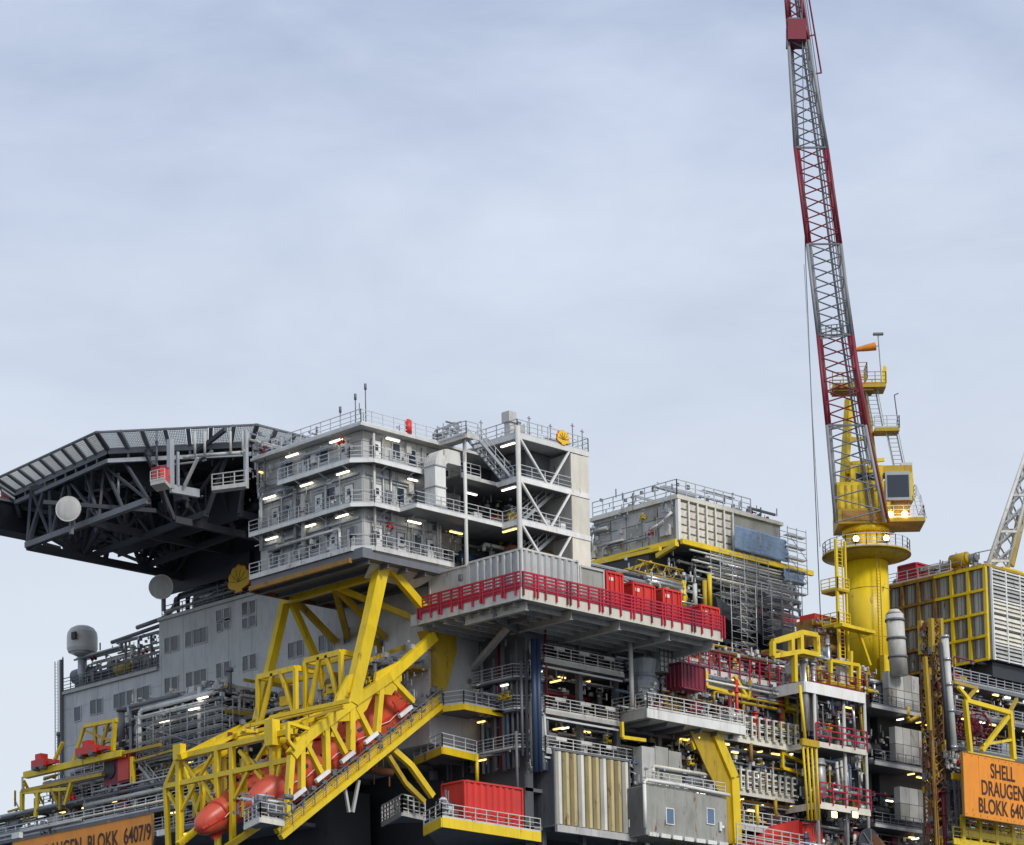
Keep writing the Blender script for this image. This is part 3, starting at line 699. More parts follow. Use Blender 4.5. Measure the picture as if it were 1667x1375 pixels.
# ================================================================ CANTILEVERED LAYDOWN DECK with crimson railing
c = thing('laydown_deck', 'projecting grey laydown deck with cream edge and crimson railing right below the stair tower', 'deck', (8.2,-10,59.4))
B().poly([(8.25,-9.95,59.62),(32.6,-9.95,59.62),(32.6,3,59.62),(8.25,3,59.62)], (0,0,.66)).build('deck_plate', 'panel', c)
B().beam((8.0,-10.05,59.95),(32.75,-10.05,59.95),.16,.95).build('edge_plate', 'cream', c)
B().beam((8.1,-9.9,59.95),(8.1,3,59.95),.16,.95).build('edge_plate', 'panel_light', c)
bm('edge_plate', 'panel', c, (32.7,-9.9,59.95), (32.7,3,59.95), .16, .9)
for i in range(9): B().ibeam((8.6,-8.6+i*1.35,59.4), (32.3,-8.6+i*1.35,59.4), .25, .42).build('floor_beam', 'panel', c)
for xx in (9.2, 14.4, 20.2, 26.4, 32.0): B().ibeam((xx,-9.6,59.15), (xx,-2.4,59.15), .4, .75).build('girder', 'panel', c)
ns = int(24.4/1.28)
r0 = B()
for k, zz in enumerate((60.55, 60.83, 61.12, 61.4, 61.68)): r0.beam((8.1,-10.22,zz), (32.6,-10.22,zz), .12 if k < 4 else .14)
r0.beam((8.1,-10.2,60.48),(32.6,-10.2,60.48),.05,.2); r0.build('rail_bar', 'crimson', c)
r0 = B()
for k, zz in enumerate((60.55, 60.83, 61.12, 61.4, 61.68)): r0.beam((7.92,-10.1,zz), (7.92,2.0,zz), .12 if k < 4 else .14)
r0.beam((7.95,-10.1,60.55),(7.95,2.0,60.55),.05,.5); r0.build('rail_bar', 'crimson', c)
for i in range(20):
    xx = 8.2+i*1.28; dbl = i % 3 == 1
    b = B().box(xx-.07, xx+.07, -10.3, -10.14, 59.75, 61.74)
    if dbl: b.box(xx+.3, xx+.44, -10.3, -10.14, 59.75, 61.74)
    b.build('rail_post', 'crimson' if i % 4 else 'maroon', c)
for i in range(10):
    yy = -9.6+i*1.25; b = B().box(7.84, 8.0, yy-.07, yy+.07, 59.8, 61.74)
    if i % 2: b.box(7.84, 8.0, yy+.25, yy+.39, 59.9, 61.7)
    b.build('rail_post', 'crimson', c)
bm('brace', 'panel', c, U(831,1016,z=59.3), U(742,1120,x=15.9), .45, .45)
B().tube(U(1026,1040,y=-5.4), U(1029,1150,y=-5.4), .2, 12).build('prop', 'panel_light', c)
lt = B(); lt.beam((12,-7,59.05),(12,-2.5,59.05),.4,.4).beam((9,-6,58.9),(16,-2.5,58.9),.3,.4); lt.build('brace', 'steel', c)
container('laydown_container', 'plain pale grey container at the left end of the crimson railed deck', 9.0, 11.4, -3.0, 1.6, 60.35, 63.75, 'panel_light', '', frame='panel_light')
B_ = thing('junction_box', 'small dark junction box on the pale grey container left of the striped one', 'box', (8.9,-2.2,62)); bx('body','steel',B_,8.82,8.95,-2.4,-2.0,62.6,63.1); bx('lid','rail_dark',B_,8.78,8.82,-2.36,-2.04,62.64,63.06)
container('striped_container', 'grey container with dark vertical ribs on the corner of the crimson railed deck', 9.0, 15.6, -9.3, -3.2, 60.35, 63.9, 'stripe_grey', 'xy', .78, .42, .2, frame='panel_light')
container('pink_container', 'weathered grey and pink panel container right of the striped one', 15.9, 18.7, -9.25, -6.6, 60.3, 63.6, 'box_grey', 'x', frame='panel_light')
for u0_, u1_, v_, dy_, lb_, m__ in ((987,1013,935,2.4,'tall bright red box, first of the four red boxes on the laydown deck','red'),(1030,1065,953,3.0,'bright red box, second of four on the laydown deck, shallower than the first','red'),(1079,1108,963,3.0,'bright red box, third of four on the laydown deck, beside the grey tank','red'),(1141,1170,990,2.0,'low red basket at the right end of the laydown deck, last of four','red')):
    xa_, xb_, zt__ = U(u0_, v_, y=-9.2).x, U(u1_, v_+6, y=-9.2).x, U(u0_, v_-5, y=-9.2).z
    k__ = container('red_skip', lb_, xa_, xb_, -9.2, -9.2+dy_, 60.32, zt__, m__, '', cat='skip')
    bx('lettering_plate', 'white', k__, xa_+.3, xa_+.8, -9.24, -9.21, zt__-.7, zt__-.4); bx('lid', 'crimson', k__, xa_-.05, xb_+.05, -9.25, -9.15+dy_, zt__+.04, zt__+.12)
    for q_ in range(3): B().beam((xa_+.4+q_*(xb_-xa_-.8)/2,-9.27,60.4),(xa_+.4+q_*(xb_-xa_-.8)/2,-9.27,zt__-.1),.1,.07).build('stiffener','red',k__)
tk = thing('vertical_tank', 'pale grey upright tank behind the red boxes on the laydown deck', 'tank', (29,-5,60.3))
B().tube((29.2,-5,60.3),(29.2,-5,64.2),.5,16).tube((29.2,-5,64.2),(29.2,-5,64.5),.5,16,.2).build('tank_shell', 'pipe_white', tk); B().path([(29.2,-5,64.4),(29.2,-5,65.2),(30.5,-5,65.2),(30.5,-5,60.4)],.12).build('pipe','galv',tk)
# ================================================================ MAIN BODY, dark process decks under the laydown deck
b = thing('process_module', 'dark open process module of stacked decks below the laydown deck', 'module', (16,-2.3,38)); process_root = b
bx('wall', 'steel', b, 15.95, 18.5, -2.3, 3.0, 52.5, 59.3)  # grey wall painted darker for the shade under the laydown deck
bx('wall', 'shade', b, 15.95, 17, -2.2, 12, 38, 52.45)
bx('core_fill', 'core', b, 18.5, 62, 1.2, 30, 38, 60.6)  # added solid dark fill, keeps sky from showing through the module
bx('core_fill', 'core', b, 28.05, 62, 30.05, 44, 38, 58)
bx('core_fill', 'core', b, 62.1, 95, -4, 30, 36, 60.5)
LZ = [57.0, 52.6, 49.2, 46.0, 42.8]
for z in LZ:
    bx('floor_plate', 'steel', b, 16.05, 48, -2.2, 1.15, z-.3, z)
for xx in (18.1, 23.0, 27.6, 33, 38.6, 44.2): bx('column', 'steel', b, xx, xx+.45, -2.1, -1.6, 38, 59.1)
for xx, zz in ((19.2,57),(23.4,57),(22,52.6),(25.6,49.2),(20.4,49.2),(31,49.2)): door(b, xx, 1.18, zz, mat=rnd.choice(['panel','steel']))
for xx, yy, zz, ax, wm in ((15.7,3.2,55.6,'y',0),(17.4,-2.5,56.2,'x',0),(17.3,-2.5,51.9,'x',1),(17.4,-2.5,48.4,'x',1),(20.8,-1.4,55.9,'y',1),(21,-1.4,51.8,'y',1),(21,-1.4,48.8,'y',1),(19.6,-2.4,48.6,'x',0),(24.6,-2.4,48.6,'x',0),(31.6,-3,47.8,'x',1)):
    lamp(b, (xx,yy,zz), ax, 1.3, bool(wm))
# balconies on the front, px 880..1005
for z, x1, yy in ((57.0,27.3,-3.4),(52.6,26.6,-3.4),(49.2,34,-3.4)):
    bx('balcony_floor', 'steel', b, 17.4, x1, yy, -2.25, z-.25, z-.02)
    B().beam((17.4,yy,z-.15),(x1,yy,z-.15),.12,.35).build('balcony_edge', 'panel', b)
    B().beam((17.4,yy+.2,z-.62),(x1,yy+.2,z-.62),.1,.16).build('service_rail', 'rail', b)
    B().rail([(17.4,-2.3,z),(17.4,yy,z),(x1,yy,z),(x1,-2.3,z)],1.2,1.6,.035,4).build('railing', 'panel_light', b)
    for k in range(3): bx('sign_board' if 0 else 'notice_board', 'panel_light', b, 18.6+k*3.1, 19.9+k*3.1, yy-.06, yy-.02, z+.95, z+1.25)
bx('tall_door', 'bluegrey', b, 23.8, 25.5, .9, 1.15, 52.65, 55.3); bx('tall_door', 'bluegrey', b, 23.4, 25.1, .9, 1.15, 49.25, 52.0)
for k in range(3): bx('pane', 'pane_blue', b, 24.1, 25.2, .84, .89, 53.1+k*.75, 53.6+k*.75); bx('pane', 'pane_blue', b, 23.7, 24.8, .84, .89, 49.6+k*.75, 50.1+k*.75)
bp = B()
for k in range(2):
    p0, p1 = U(868+k*7,1040,y=-4.2-k*.1), U(872+k*7,1256,y=-4.2-k*.1); bp.tube(p0, p1, .24, 10)
bp.build('riser_pipe', 'blue', b)
for k, (u0, v0, v1, mt) in enumerate(((856,1060,1240,'steel'),(848,1075,1230,'rail_dark'),(863,1140,1238,'pipe_white'),(886,1160,1225,'pipe_white'),(887,1010,1150,'maroon'),(840,1190,1300,'steel'))):
    B().tube(U(u0,v0,y=-3.2), U(u0+3,v1,y=-3.2), .12, 8).build('riser_pipe', mt, b)
for i, (z0, z1) in enumerate(((57.05,59.2),(52.65,56.6),(49.25,52.2),(46.05,48.8),(42.85,45.6))):
    clutter(b, 18.2, 28, -2.0, .8, z0, z1, 70+i, 26, ['steel','galv','rail_dark','panel','dark','bluegrey','steel','maroon','dark'], 90)
    if i: clutter(b, 28, 48, -2.0, .8, z0, z1, 80+i, 46, PAL, 200)
for zz in (55.2, 52.5, 49.2):
    bx('side_ledge', 'steel', b, 14.7, 15.9, -2.3, 2.6, zz-.16, zz); B().rail([(14.7,2.6,zz),(14.7,-2.3,zz),(15.9,-3.1,zz),(18,-3.1,zz)],1.15,1.2,.03,4).build('railing','rail' if zz > 48 else 'rail_dark',b)
    bx('side_ledge', 'steel', b, 15.9, 18, -3.1, -2.31, zz-.16, zz); lamp(b, (15.0, rnd.uniform(-1.5,2), zz-.35), 'y', .9, rnd.random()<.5)
for k in range(9): B().tube((15.4-.1*(k%3),-2.1+.5*k,47.6),(15.4-.1*(k%3),-2.1+.5*k,58.6-1.3*(k%4)),.09+.03*(k%3),8).build('riser_pipe',['rail_dark','steel','bluegrey','galv','maroon'][k%5],b)
for k in range(5): B().tube((16.1+.4*k,-2.55,47.5+.3*k),(16.1+.4*k,-2.55,58.8-k),.1,8).build('riser_pipe',['galv','steel','rail_dark','rust','pipe_white'][k],b)
clutter(b, 16, 18, -3, -2.4, 47.5, 58, 92, 16, ['steel','rail_dark','galv','bluegrey'], 140)
clutter(b, 14.0, 15.9, -2, 12, 47.5, 59, 90, 16, ['steel','rail_dark','dark','galv'], 60, 'y')
clutter(b, 28, 48, -2, 1, 57, 60.4, 91, 26, PAL, 120)
# ---------------- second projecting deck with prop (px 1000..1200)
c2 = thing('side_deck', 'small projecting grey deck with pale edge and dented railing under the laydown deck', 'deck', (27.4,-6,53))
z = 53.6
bx('deck_plate', 'panel', c2, 27.45, 40, -5.95, -1, z-.85, z-.05)
B().beam((27.2,-6.05,z-.45),(40.2,-6.05,z-.45),.16,.8).build('edge_plate', 'white', c2); B().beam((27.3,-5.9,z-.45),(27.3,-1.8,z-.45),.16,.8).build('edge_plate', 'panel', c2)
for i in range(6): B().ibeam((28+i*2.2,-5.7,z-1.05),(28+i*2.2,-1.5,z-1.05),.2,.35).build('floor_beam','steel',c2)
B().rail([(27.3,-1.9,z),(27.3,-6.05,z),(40,-6.05,z)],1.35,1.5,.04,4).build('railing','panel_light',c2)
clutter(c2, 28, 40, -5.4, -2.2, z, z+2.6, 101, 34, PAL, 160)
B().tube((29.6,-5,z),(29.6,-5,z+.9),.35,12).build('drum','maroon',c2)
# stacked things on/over it
wr = thing('shrouded_stack', 'tall bundle wrapped in grey plastic sheeting on the side deck behind the prop', 'bundle', (30,-4,54))
p0 = U(1050,1140,y=-4); p1 = U(1050,1070,y=-4)
bb = B(); n = 16; hh = [(p0.z,.9),(p0.z+.6,1.25),(p0.z+1.6,1.35),(p0.z+2.4,1.15),(p1.z-.3,1.3),(p1.z,.8)]; V = []
for zz, rr in hh:
    for i in range(n): a = math.tau*i/n; k = rr*(1+rnd.uniform(-.10,.12)); V.append((p0.x+math.cos(a)*k, p0.y+math.sin(a)*k*.8, zz+rnd.uniform(-.05,.05)))
bb.add(V, [(k*n+i,k*n+(i+1)%n,(k+1)*n+(i+1)%n,(k+1)*n+i) for k in range(len(hh)-1) for i in range(n)]+[tuple(range((len(hh)-1)*n,len(hh)*n))]); bb.build('sheeting','plastic',wr)
st = B()
for zz in (p0.z+.9, p0.z+2.0): 
    for i in range(12): a=math.tau*i/12; a2=math.tau*(i+1)/12; st.beam((p0.x+math.cos(a)*1.38,p0.y+math.sin(a)*1.12,zz),(p0.x+math.cos(a2)*1.38,p0.y+math.sin(a2)*1.12,zz),.05)
st.build('strap','rail_dark',wr)
p0, p1 = U(1076,1092,y=-5), U(1114,1058,y=-5)
wc = thing('mesh_crate', 'white mesh crate of wrapped goods behind the dark maroon container', 'crate', (p0.x,-5,p0.z)); bx('body','pipe_white',wc,p0.x,p1.x,-4.9,-3,p0.z,p1.z)
g_ = B()
for i in range(7): xx = p0.x+(p1.x-p0.x)*i/6; g_.beam((xx,-4.95,p0.z),(xx,-4.95,p1.z),.07)
for i in range(6): zz = p0.z+(p1.z-p0.z)*i/5; g_.beam((p0.x,-4.97,zz),(p1.x,-4.97,zz),.07)
g_.build('mesh_front','steel',wc)
p0, p1 = U(1110,1118,y=-6.3), U(1142,1090,y=-6.3)
container('dark_container', 'dark maroon ribbed container hanging half in shade above the side deck', p0.x, p1.x+.4, -6.3, -3.6, p0.z, p1.z+.3, 'maroon', 'xy', .5, .3, .1)
# ---------------- yellow walkways left of the corner
def ywalk(name, label, uv, z, t=.45, depth=(0,0), rail='rail', mat='yellow', inner=None):
    pts = [U(u, v, z=z) for u, v in uv]; o = thing(name, label, 'walkway', tuple(pts[0]-Vector((0,0,t))))
    e = B()
    for a, c_ in zip(pts, pts[1:]): e.beam(a-Vector((0,0,t/2)), c_-Vector((0,0,t/2)), .14, t)
    e.build('edge_beam', mat, o)
    ip = [Vector(p) for p in inner] if inner else [pts[-1]+Vector((*depth,0)), pts[0]+Vector((*depth,0))]
    for p in ip: p.z = z-.2
    B().poly([Vector((p.x,p.y,z-.2)) for p in pts]+ip, (0,0,.12)).build('grating', 'steel', o)
    B().rail(pts, 1.15, 1.4, .035, 3).build('railing', rail, o)
    return o, pts
o1, q1 = ywalk('yellow_walkway', 'upper yellow edged walkway meeting the top of the lifeboat ramp', ((690,1166),(722,1149),(755,1145),(836,1161)), 52.6, .5, inner=[(17,-2.3,0),(14,4,0)])
clutter(o1, 12, 17, -2, 0, 52.7, 54, 111, 6, ['rail_dark','galv','steel'], 10)
o2, q2 = ywalk('yellow_walkway', 'middle yellow edged walkway below the lifeboat ramp head', ((674,1235),(720,1215),(776,1228)), 49.1, .6, inner=[(16,-2,0),(15,6,0)])
B().tube(q2[-1], q2[-1]-Vector((0,0,2.5)), .16, 8).build('hanger','yellow',o2)
lamp(o2, q2[0]+Vector((2,1,2.2)), 'x', 1.0, True)
o3, q3 = ywalk('yellow_walkway', 'long lower yellow edged deck carrying the red ribbed container', ((690,1345),(719,1330),(880,1355)), 41.6, .8, inner=[(18,-2,0),(14,6,0)], rail='panel_light')
zc = 41.65
k0 = U(757,1338,z=zc)
kr = container('red_container', 'bright red ribbed shipping container on the yellow deck above the bottom edge', k0.x, U(851,1357,y=k0.y).x, k0.y, k0.y+2.6, zc, zc+3.4, 'red', 'y', .72, .45, .14)
clutter(o3, k0.x-2.6, k0.x-1.2, k0.y-.2, k0.y+1, zc, zc+1.8, 112, 8, ['panel_light','blue','galv','red'], 30)
o4, q4 = ywalk('grey_lookout', 'small pale grey lookout platform with four bar railing left of the red container', ((622,1340),(655,1322),(692,1330)), 43.5, .3, inner=[(13,2,0),(9,6,0)], rail='panel_light', mat='panel')
B().rail(q4, 1.5, .9, .05, 4).build('railing','panel_light',o4)
# ---------------- big beige corrugated block and the grey box at the bottom
p0, p1 = U(904,1343,y=-3.6), U(1022,1228,y=-3.6)
bc = container('beige_block', 'tall corrugated block with rust stained beige ribs at the bottom centre', p0.x, p1.x+.1, -3.6, 1, p0.z, p0.z+6.5, 'steel', '', frame='steel', cat='enclosure')
n = 10; wdt = p1.x-p0.x; s = None
for i in range(n):
    xx = p0.x+.1+i*wdt/n
    B().poly([(xx,-3.62,p0.z+.1),(xx+.5,-3.62,p0.z+.1),(xx+.42,-3.95,p0.z+.1),(xx+.1,-3.95,p0.z+.1)],(0,0,6.2)).build('rib', 'beige' if i % 3 else 'cream', bc)
B().beam((p0.x-.2,-3.9,p0.z-.3),(p1.x+.4,-3.9,p0.z-.3),.3,.6).build('sill','panel',bc)
p0, p1 = U(1052,1358,y=-6), U(1182,1284,y=-6)
gb = thing('grey_shelter', 'stained grey equipment shelter with two small blue windows near the bottom edge', 'shelter', (p0.x,-6,p0.z))
bx('body','box_grey',gb,p0.x,p1.x,-6,-2.5,p0.z,p0.z+4.3)
for i in range(7): xx=p0.x+.3+i*(p1.x-p0.x)/7; bx('bottom_bracket','white',gb,xx,xx+(p1.x-p0.x)/9,-6.12,-5.98,p0.z-.1,p0.z+.25)
bx('side_panel','steel',gb,p0.x-.06,p0.x-.01,-5.9,-2.6,p0.z+.1,p0.z+4.2)
B().path([(p0.x-.3,-6.2,p0.z+.5),(p0.x-.3,-6.2,p0.z+4.7),(p0.x+4.5,-6.2,p0.z+4.7),(p1.x+.2,-6.2,p0.z+4.5)],.16).build('pipe','white',gb)
for u in (1090,1156): a=U(u,1328,y=-6); window(gb,a.x-.45,-6.0,a.z-.7,.9,1.3,'y','white','pane_blue')
bx('door_handle','white',gb,p1.x-1.2,p1.x-.9,-6.2,-6.05,p0.z+1.2,p0.z+2.0); bx('door_handle','white',gb,p1.x-.9,p1.x-.6,-6.2,-6.05,p0.z+1.5,p0.z+1.7)
B().rail([(p0.x+.3,-5.9,p0.z+4.35),(p1.x,-5.9,p0.z+4.35)],1.25,1.4,.04,4).build('railing','panel_light',gb)
clutter(gb,p0.x+.5,p1.x,-5,-3,p0.z+4.4,p0.z+7,121,18,['pipe_white','cream','galv','steel'],110)
p0, p1 = U(1046,1275,y=-4.6), U(1110,1225,y=-4.6)
db = thing('grey_cabinet_row', 'dull grey cabinet row standing above the stained equipment shelter', 'cabinet', (p0.x,-4.6,p0.z))
for i in range(3): bx('cabinet','box_grey' if i else 'panel',db,p0.x+i*(p1.x-p0.x)/3,p0.x+(i+.96)*(p1.x-p0.x)/3,-4.6,-3.6,p0.z,p1.z+.2*(i%2))
bx('base_frame','steel',db,p0.x-.2,p1.x+.2,-4.7,-3.5,p0.z-.2,p0.z-.01)
# ---------------- yellow plate bracket
kb = thing('yellow_bracket', 'huge bent yellow plate bracket dropping from the side deck to the bottom edge', 'bracket', tuple(U(1200,1370,y=-5)))
pl = [U(u,v,y=-5) for u,v in ((1124,1190),(1163,1194),(1194,1268),(1199,1372),(1184,1374),(1176,1300),(1150,1250))]
B().poly(pl,(0,.12,0)).build('web_plate','yellow_old',kb)
fl = [U(u,v,y=-5) for u,v in ((1163,1192),(1194,1266),(1199,1374))]
B().beam(fl[0]+Vector((0,-.1,0)),fl[1]+Vector((0,-.1,0)),.3,1.0).beam(fl[1]+Vector((0,-.1,0)),fl[2]+Vector((0,-.1,0)),.3,1.0).build('flange','yellow',kb)

# ================================================================ LIFEBOATS AND THEIR YELLOW LAUNCH TRUSSES
YA, YB, ZS = 1.7, 15.4, 63.4
tr = thing('launch_truss', 'right hand bright yellow lifeboat launch truss with the long sloping chord', 'truss', (-8,YA,40))
def A(u, v): return U(u, v, y=YA)
def yb(name, pts, w, h_=None, par=None, mat='yellow'):
    for a, c_ in zip(pts, pts[1:]): k_ = 1+rnd.uniform(-.06,.06); B().beam(a, c_, w*k_, (h_ or w)*k_*(1+rnd.uniform(-.03,.03))).build(name, mat, par or tr)
yb('chord', [A(706,1036),A(632,1103),A(571,1145),A(496,1202),A(474,1230)], .7, .8)
yb('strut', [A(622,918),A(600,1020),A(571,1145)], .85, 1.1)
yb('strut', [A(628,918),A(690,990)], .55, .7)
for a, c_, w_ in (((620,1112),(613,1192),.5),((571,1150),(571,1222),.55),((530,1180),(532,1256),.5),((491,1206),(491,1284),.45),
                ((638,1106),(672,1142),.45),((580,1152),(603,1197),.45),((538,1181),(562,1226),.42),((497,1209),(523,1259),.42)):
    B().beam(A(*a), A(*c_), w_).build('web_member', 'yellow', tr)
    g_ = A(*a); B().poly([g_+Vector((-.75,-.12,.2)), g_+Vector((.75,-.12,.5)), g_+Vector((.45,-.12,-.9)), g_+Vector((-.35,-.12,-.9))], (0,.24,0)).build('gusset', 'yellow', tr)
g_ = A(571,1143); B().poly([g_+Vector((a,-.16,c_)) for a, c_ in ((-2.3,-1.9),(-1.6,.2),(-.3,2.2),(.9,2.6),(1.1,1.2),(2.6,1.4),(1.6,-.4),(.4,-1.5))], (0,.32,0)).build('gusset', 'yellow', tr)
g_ = A(632,1104); B().poly([g_+Vector((a,-.15,c_)) for a, c_ in ((-1.8,-1.5),(-1.4,.3),(1.4,1.7),(1.4,0),(.2,-1.4))], (0,.3,0)).build('gusset', 'yellow', tr)
# double sloping rail, walkway gear along it
R0_, R1_ = A(712,1150), A(450,1364)
for off, nm in ((Vector((0,-.5,0)),'ramp_beam'),(Vector((0,.0,.55)),'ramp_beam'),(Vector((0,-.2,.95)),'ramp_rail')):
    B().beam(R0_+off, R1_+off, .5, .42 if nm=='ramp_beam' else .12).build(nm, 'yellow', tr)
hr_ = B(); hr_.rail([R1_+Vector((0,-.6,.3)), R0_+Vector((0,-.6,.3))], 1.2, 1.5, .03, 3, False); hr_.build('ramp_handrail', 'rail_dark', tr)
for i, (u, v) in enumerate(((486,1292),(525,1263),(566,1232),(604,1201),(660,1158))):
    c_ = U(u, v, y=YA-.5); d_ = (R0_-R1_).normalized()*.85
    B().beam(c_-d_, c_+d_, .3, .3).build('float_light', 'white', tr)
clb = B(); g = random.Random(5)
for i in range(90):
    f_ = g.random(); c_ = R1_.lerp(R0_, f_)+Vector((0, g.uniform(-.3,.3), g.uniform(.7,1.7))); a = g.uniform(.06,.18)
    clb.box(c_.x-a*1.5,c_.x+a*1.5,c_.y-a,c_.y+a,c_.z-a,c_.z+a)
clb.build('ramp_fittings','steel',tr,kind='stuff')
fp = [A(474,1230),A(466,1346)]; yb('front_post', fp, .5)
yb('front_post', [A(496,1202),A(474,1230)], .4)
yb('lower_brace', [A(640,1220),U(668,1245,y=YA),U(704,1296,y=YA)], .4, .5)
yb('lower_brace', [A(632,1230),U(660,1275,y=YA),U(690,1305,y=YA)], .35, .4, mat='yellow_old')
bm('stay', 'panel', tr, A(560,1275), A(568,1322), .22); bm('stay', 'panel', tr, A(584,1270), A(574,1322), .22)
# yellow root column at the wall
rc = [U(u,v,y=YA+.5) for u,v in ((697,1024),(742,1018),(744,1060),(726,1124),(712,1124),(712,1060))]
B().poly(rc,(0,1.4,0)).build('root_column','yellow_old',tr)
# left truss
tl = thing('launch_truss', 'left hand yellow lifeboat truss further from the camera, under the left of the quarters', 'truss', (-6,YB,42))
def Bq(u, v): return U(u, v, y=YB)
zt_ = 63.35
top0, top1 = Vector((4.4,YA,zt_)), Vector((4.6,YB,zt_))
yb('head_beam', [top0, top1], .5, .6, tl)
yb('strut', [Bq(467,969),Bq(432,1120),Bq(419,1173)], .6, .7, tl)
yb('strut', [Bq(471,972),Bq(514,1069)], .45, .5, tl)
yb('strut', [Bq(474,969),U(547,1045,x=9.7)], .6, .5, tl, 'yellow_old')
m_ = (top0+top1)/2
yb('strut', [m_,U(566,1038,x=9.7)], .5, .5, tl, 'yellow_old'); yb('strut', [m_,U(626,1038,x=9.7)], .45, .5, tl, 'yellow_old'); yb('strut', [m_,U(668,1004,x=9.7)], .5, .5, tl)
yb('chord', [Bq(419,1173),Bq(385,1195),Bq(345,1212),Bq(292,1232)], .5, .5, tl)
# front portal in the plane x=-6
XF = -6.0
def Pf(u, v): return U(u, v, x=XF)
pf = thing('launch_portal', 'yellow braced portal frame across the front of the lifeboats', 'frame', tuple(Pf(292,1375)))
ybp = lambda nm, pts, w_: yb(nm, pts, w_, None, pf)
ybp('top_beam', [Pf(292,1232),Pf(474,1190)], .42); ybp('mid_beam', [Pf(270,1280),Pf(474,1236)], .42)
ybp('post', [Pf(292,1225),Pf(293,1420)], .5); ybp('post', [Pf(354,1218),Pf(355,1420)], .42); ybp('post', [Pf(378,1212),Pf(379,1420)], .42); ybp('post', [Pf(444,1190),Pf(446,1318)], .5)
ybp('hip', [Pf(288,1236),Pf(270,1280)], .35); ybp('post', [Pf(270,1280),Pf(276,1420)], .35)
for a, c_ in (((300,1240),(318,1268)),((346,1228),(326,1262)),((390,1222),(408,1244)),((436,1208),(418,1238)),((275,1290),(290,1318)),((318,1276),(296,1318)),((330,1272),(352,1306)),((404,1256),(382,1300)),((416,1254),(440,1284)),((456,1244),(446,1290)),((354,1312),(378,1308))):
    ybp('brace', [Pf(*a), Pf(*c_)], .26)
ybp('crossbar', [Pf(355,1314),Pf(379,1308)], .36)
# roof members from portal back to the trusses
for (a, c_) in (((300,1228),(400,1178)),((330,1222),(460,1160)),((378,1212),(500,1170)),((444,1196),(560,1150)),((410,1206),(540,1152))):
    yb('roof_member', [Pf(*a), U(*c_, x=1.5)], .28, .3, pf)
for (a, c_) in (((345,1205),(500,1172)),((400,1182),(560,1146)),((440,1168),(570,1140)),((345,1208),(430,1196)),((400,1190),(470,1190)),((460,1186),(560,1150))):
    yb('roof_member', [U(*a, z=50.6), U(*c_, z=50.9)], .26, .3, pf)
yb('davit', [A(474,1225)+Vector((0,-.5,.2)),A(462,1210)+Vector((0,-.5,.2)),A(462,1182)+Vector((0,-.5,.2)),A(496,1192)+Vector((0,-.5,.2))], .26, .26, pf)
bxp = U(443,1190,x=XF-.3); B().box(bxp.x-.4,bxp.x+.4,bxp.y-.5,bxp.y+.5,bxp.z-1.2,bxp.z+.9).build('head_box','yellow',pf); bxp = U(292,1225,x=XF-.3); B().box(bxp.x-.3,bxp.x+.3,bxp.y-.5,bxp.y+.5,bxp.z-.6,bxp.z+.7).build('head_box','yellow',pf)
# second ramp further left, seen through the portal
yb('ramp_beam', [U(420,1345,y=9.0), U(330,1405,y=9.0)], .5, .5, pf); yb('ramp_beam', [U(345,1330,y=15), U(290,1375,y=15)], .5, .5, pf); yb('ramp_beam', [U(548,1225,y=8.4), U(400,1350,y=8.4)], .5, .5, pf, 'yellow_old')
for (a, c_, x_) in (((322,1265),(345,1310),-2),((335,1275),(320,1320),-2),((405,1262),(422,1300),-2),((430,1255),(412,1290),-1),((350,1240),(352,1330),-1),((395,1235),(398,1330),0),((300,1250),(330,1345),-1),((318,1290),(318,1330),0),((425,1245),(470,1330),0),((450,1255),(432,1330),1)):
    yb('inner_member', [U(*a, x=x_), U(*c_, x=x_)], .36, .36, pf, rnd.choice(['yellow','yellow_old']))
for (a, c_, y_, w_) in (((560,1118),(640,1075),8.5,.4),((430,1225),(560,1140),8.5,.45),((452,1200),(452,1290),8.5,.36),((500,1170),(500,1250),8.5,.36),((545,1140),(545,1210),8.5,.36),((452,1205),(498,1250),8.5,.3),((500,1172),(542,1208),8.5,.3),((398,1225),(398,1330),8.5,.36),((400,1230),(450,1290),8.5,.3),((310,1260),(420,1190),15.2,.4),((330,1250),(330,1330),15.2,.34),((365,1228),(365,1300),15.2,.34),((400,1205),(400,1270),15.2,.34),((332,1255),(364,1300),15.2,.28),((367,1232),(399,1270),15.2,.28),((590,1010),(640,1090),9,.35),((600,1075),(690,1040),6,.3)):
    bm('inner_member', rnd.choice(['yellow','yellow_old']), pf, U(*a, y=y_), U(*c_, y=y_), w_)
clutter(pf, -4, 6, 4, 14, 46, 51.5, 133, 34, ['maroon','steel','ochre','yellow_old','rust','dark'], 160)
clutter(tr, 6, 10, 2, 9, 52.7, 58, 134, 26, ['steel','rail_dark','galv','dark','yellow_old'], 120, 'y')
for zz_ in (53, 56.2): bx('wall_walkway','yellow_old' if zz_>55 else 'steel',tr,8.3,9.9,3,15,zz_-.2,zz_); B().rail([(8.3,3,zz_),(8.3,15,zz_)],1.1,1.4,.035).build('railing','rail',tr)
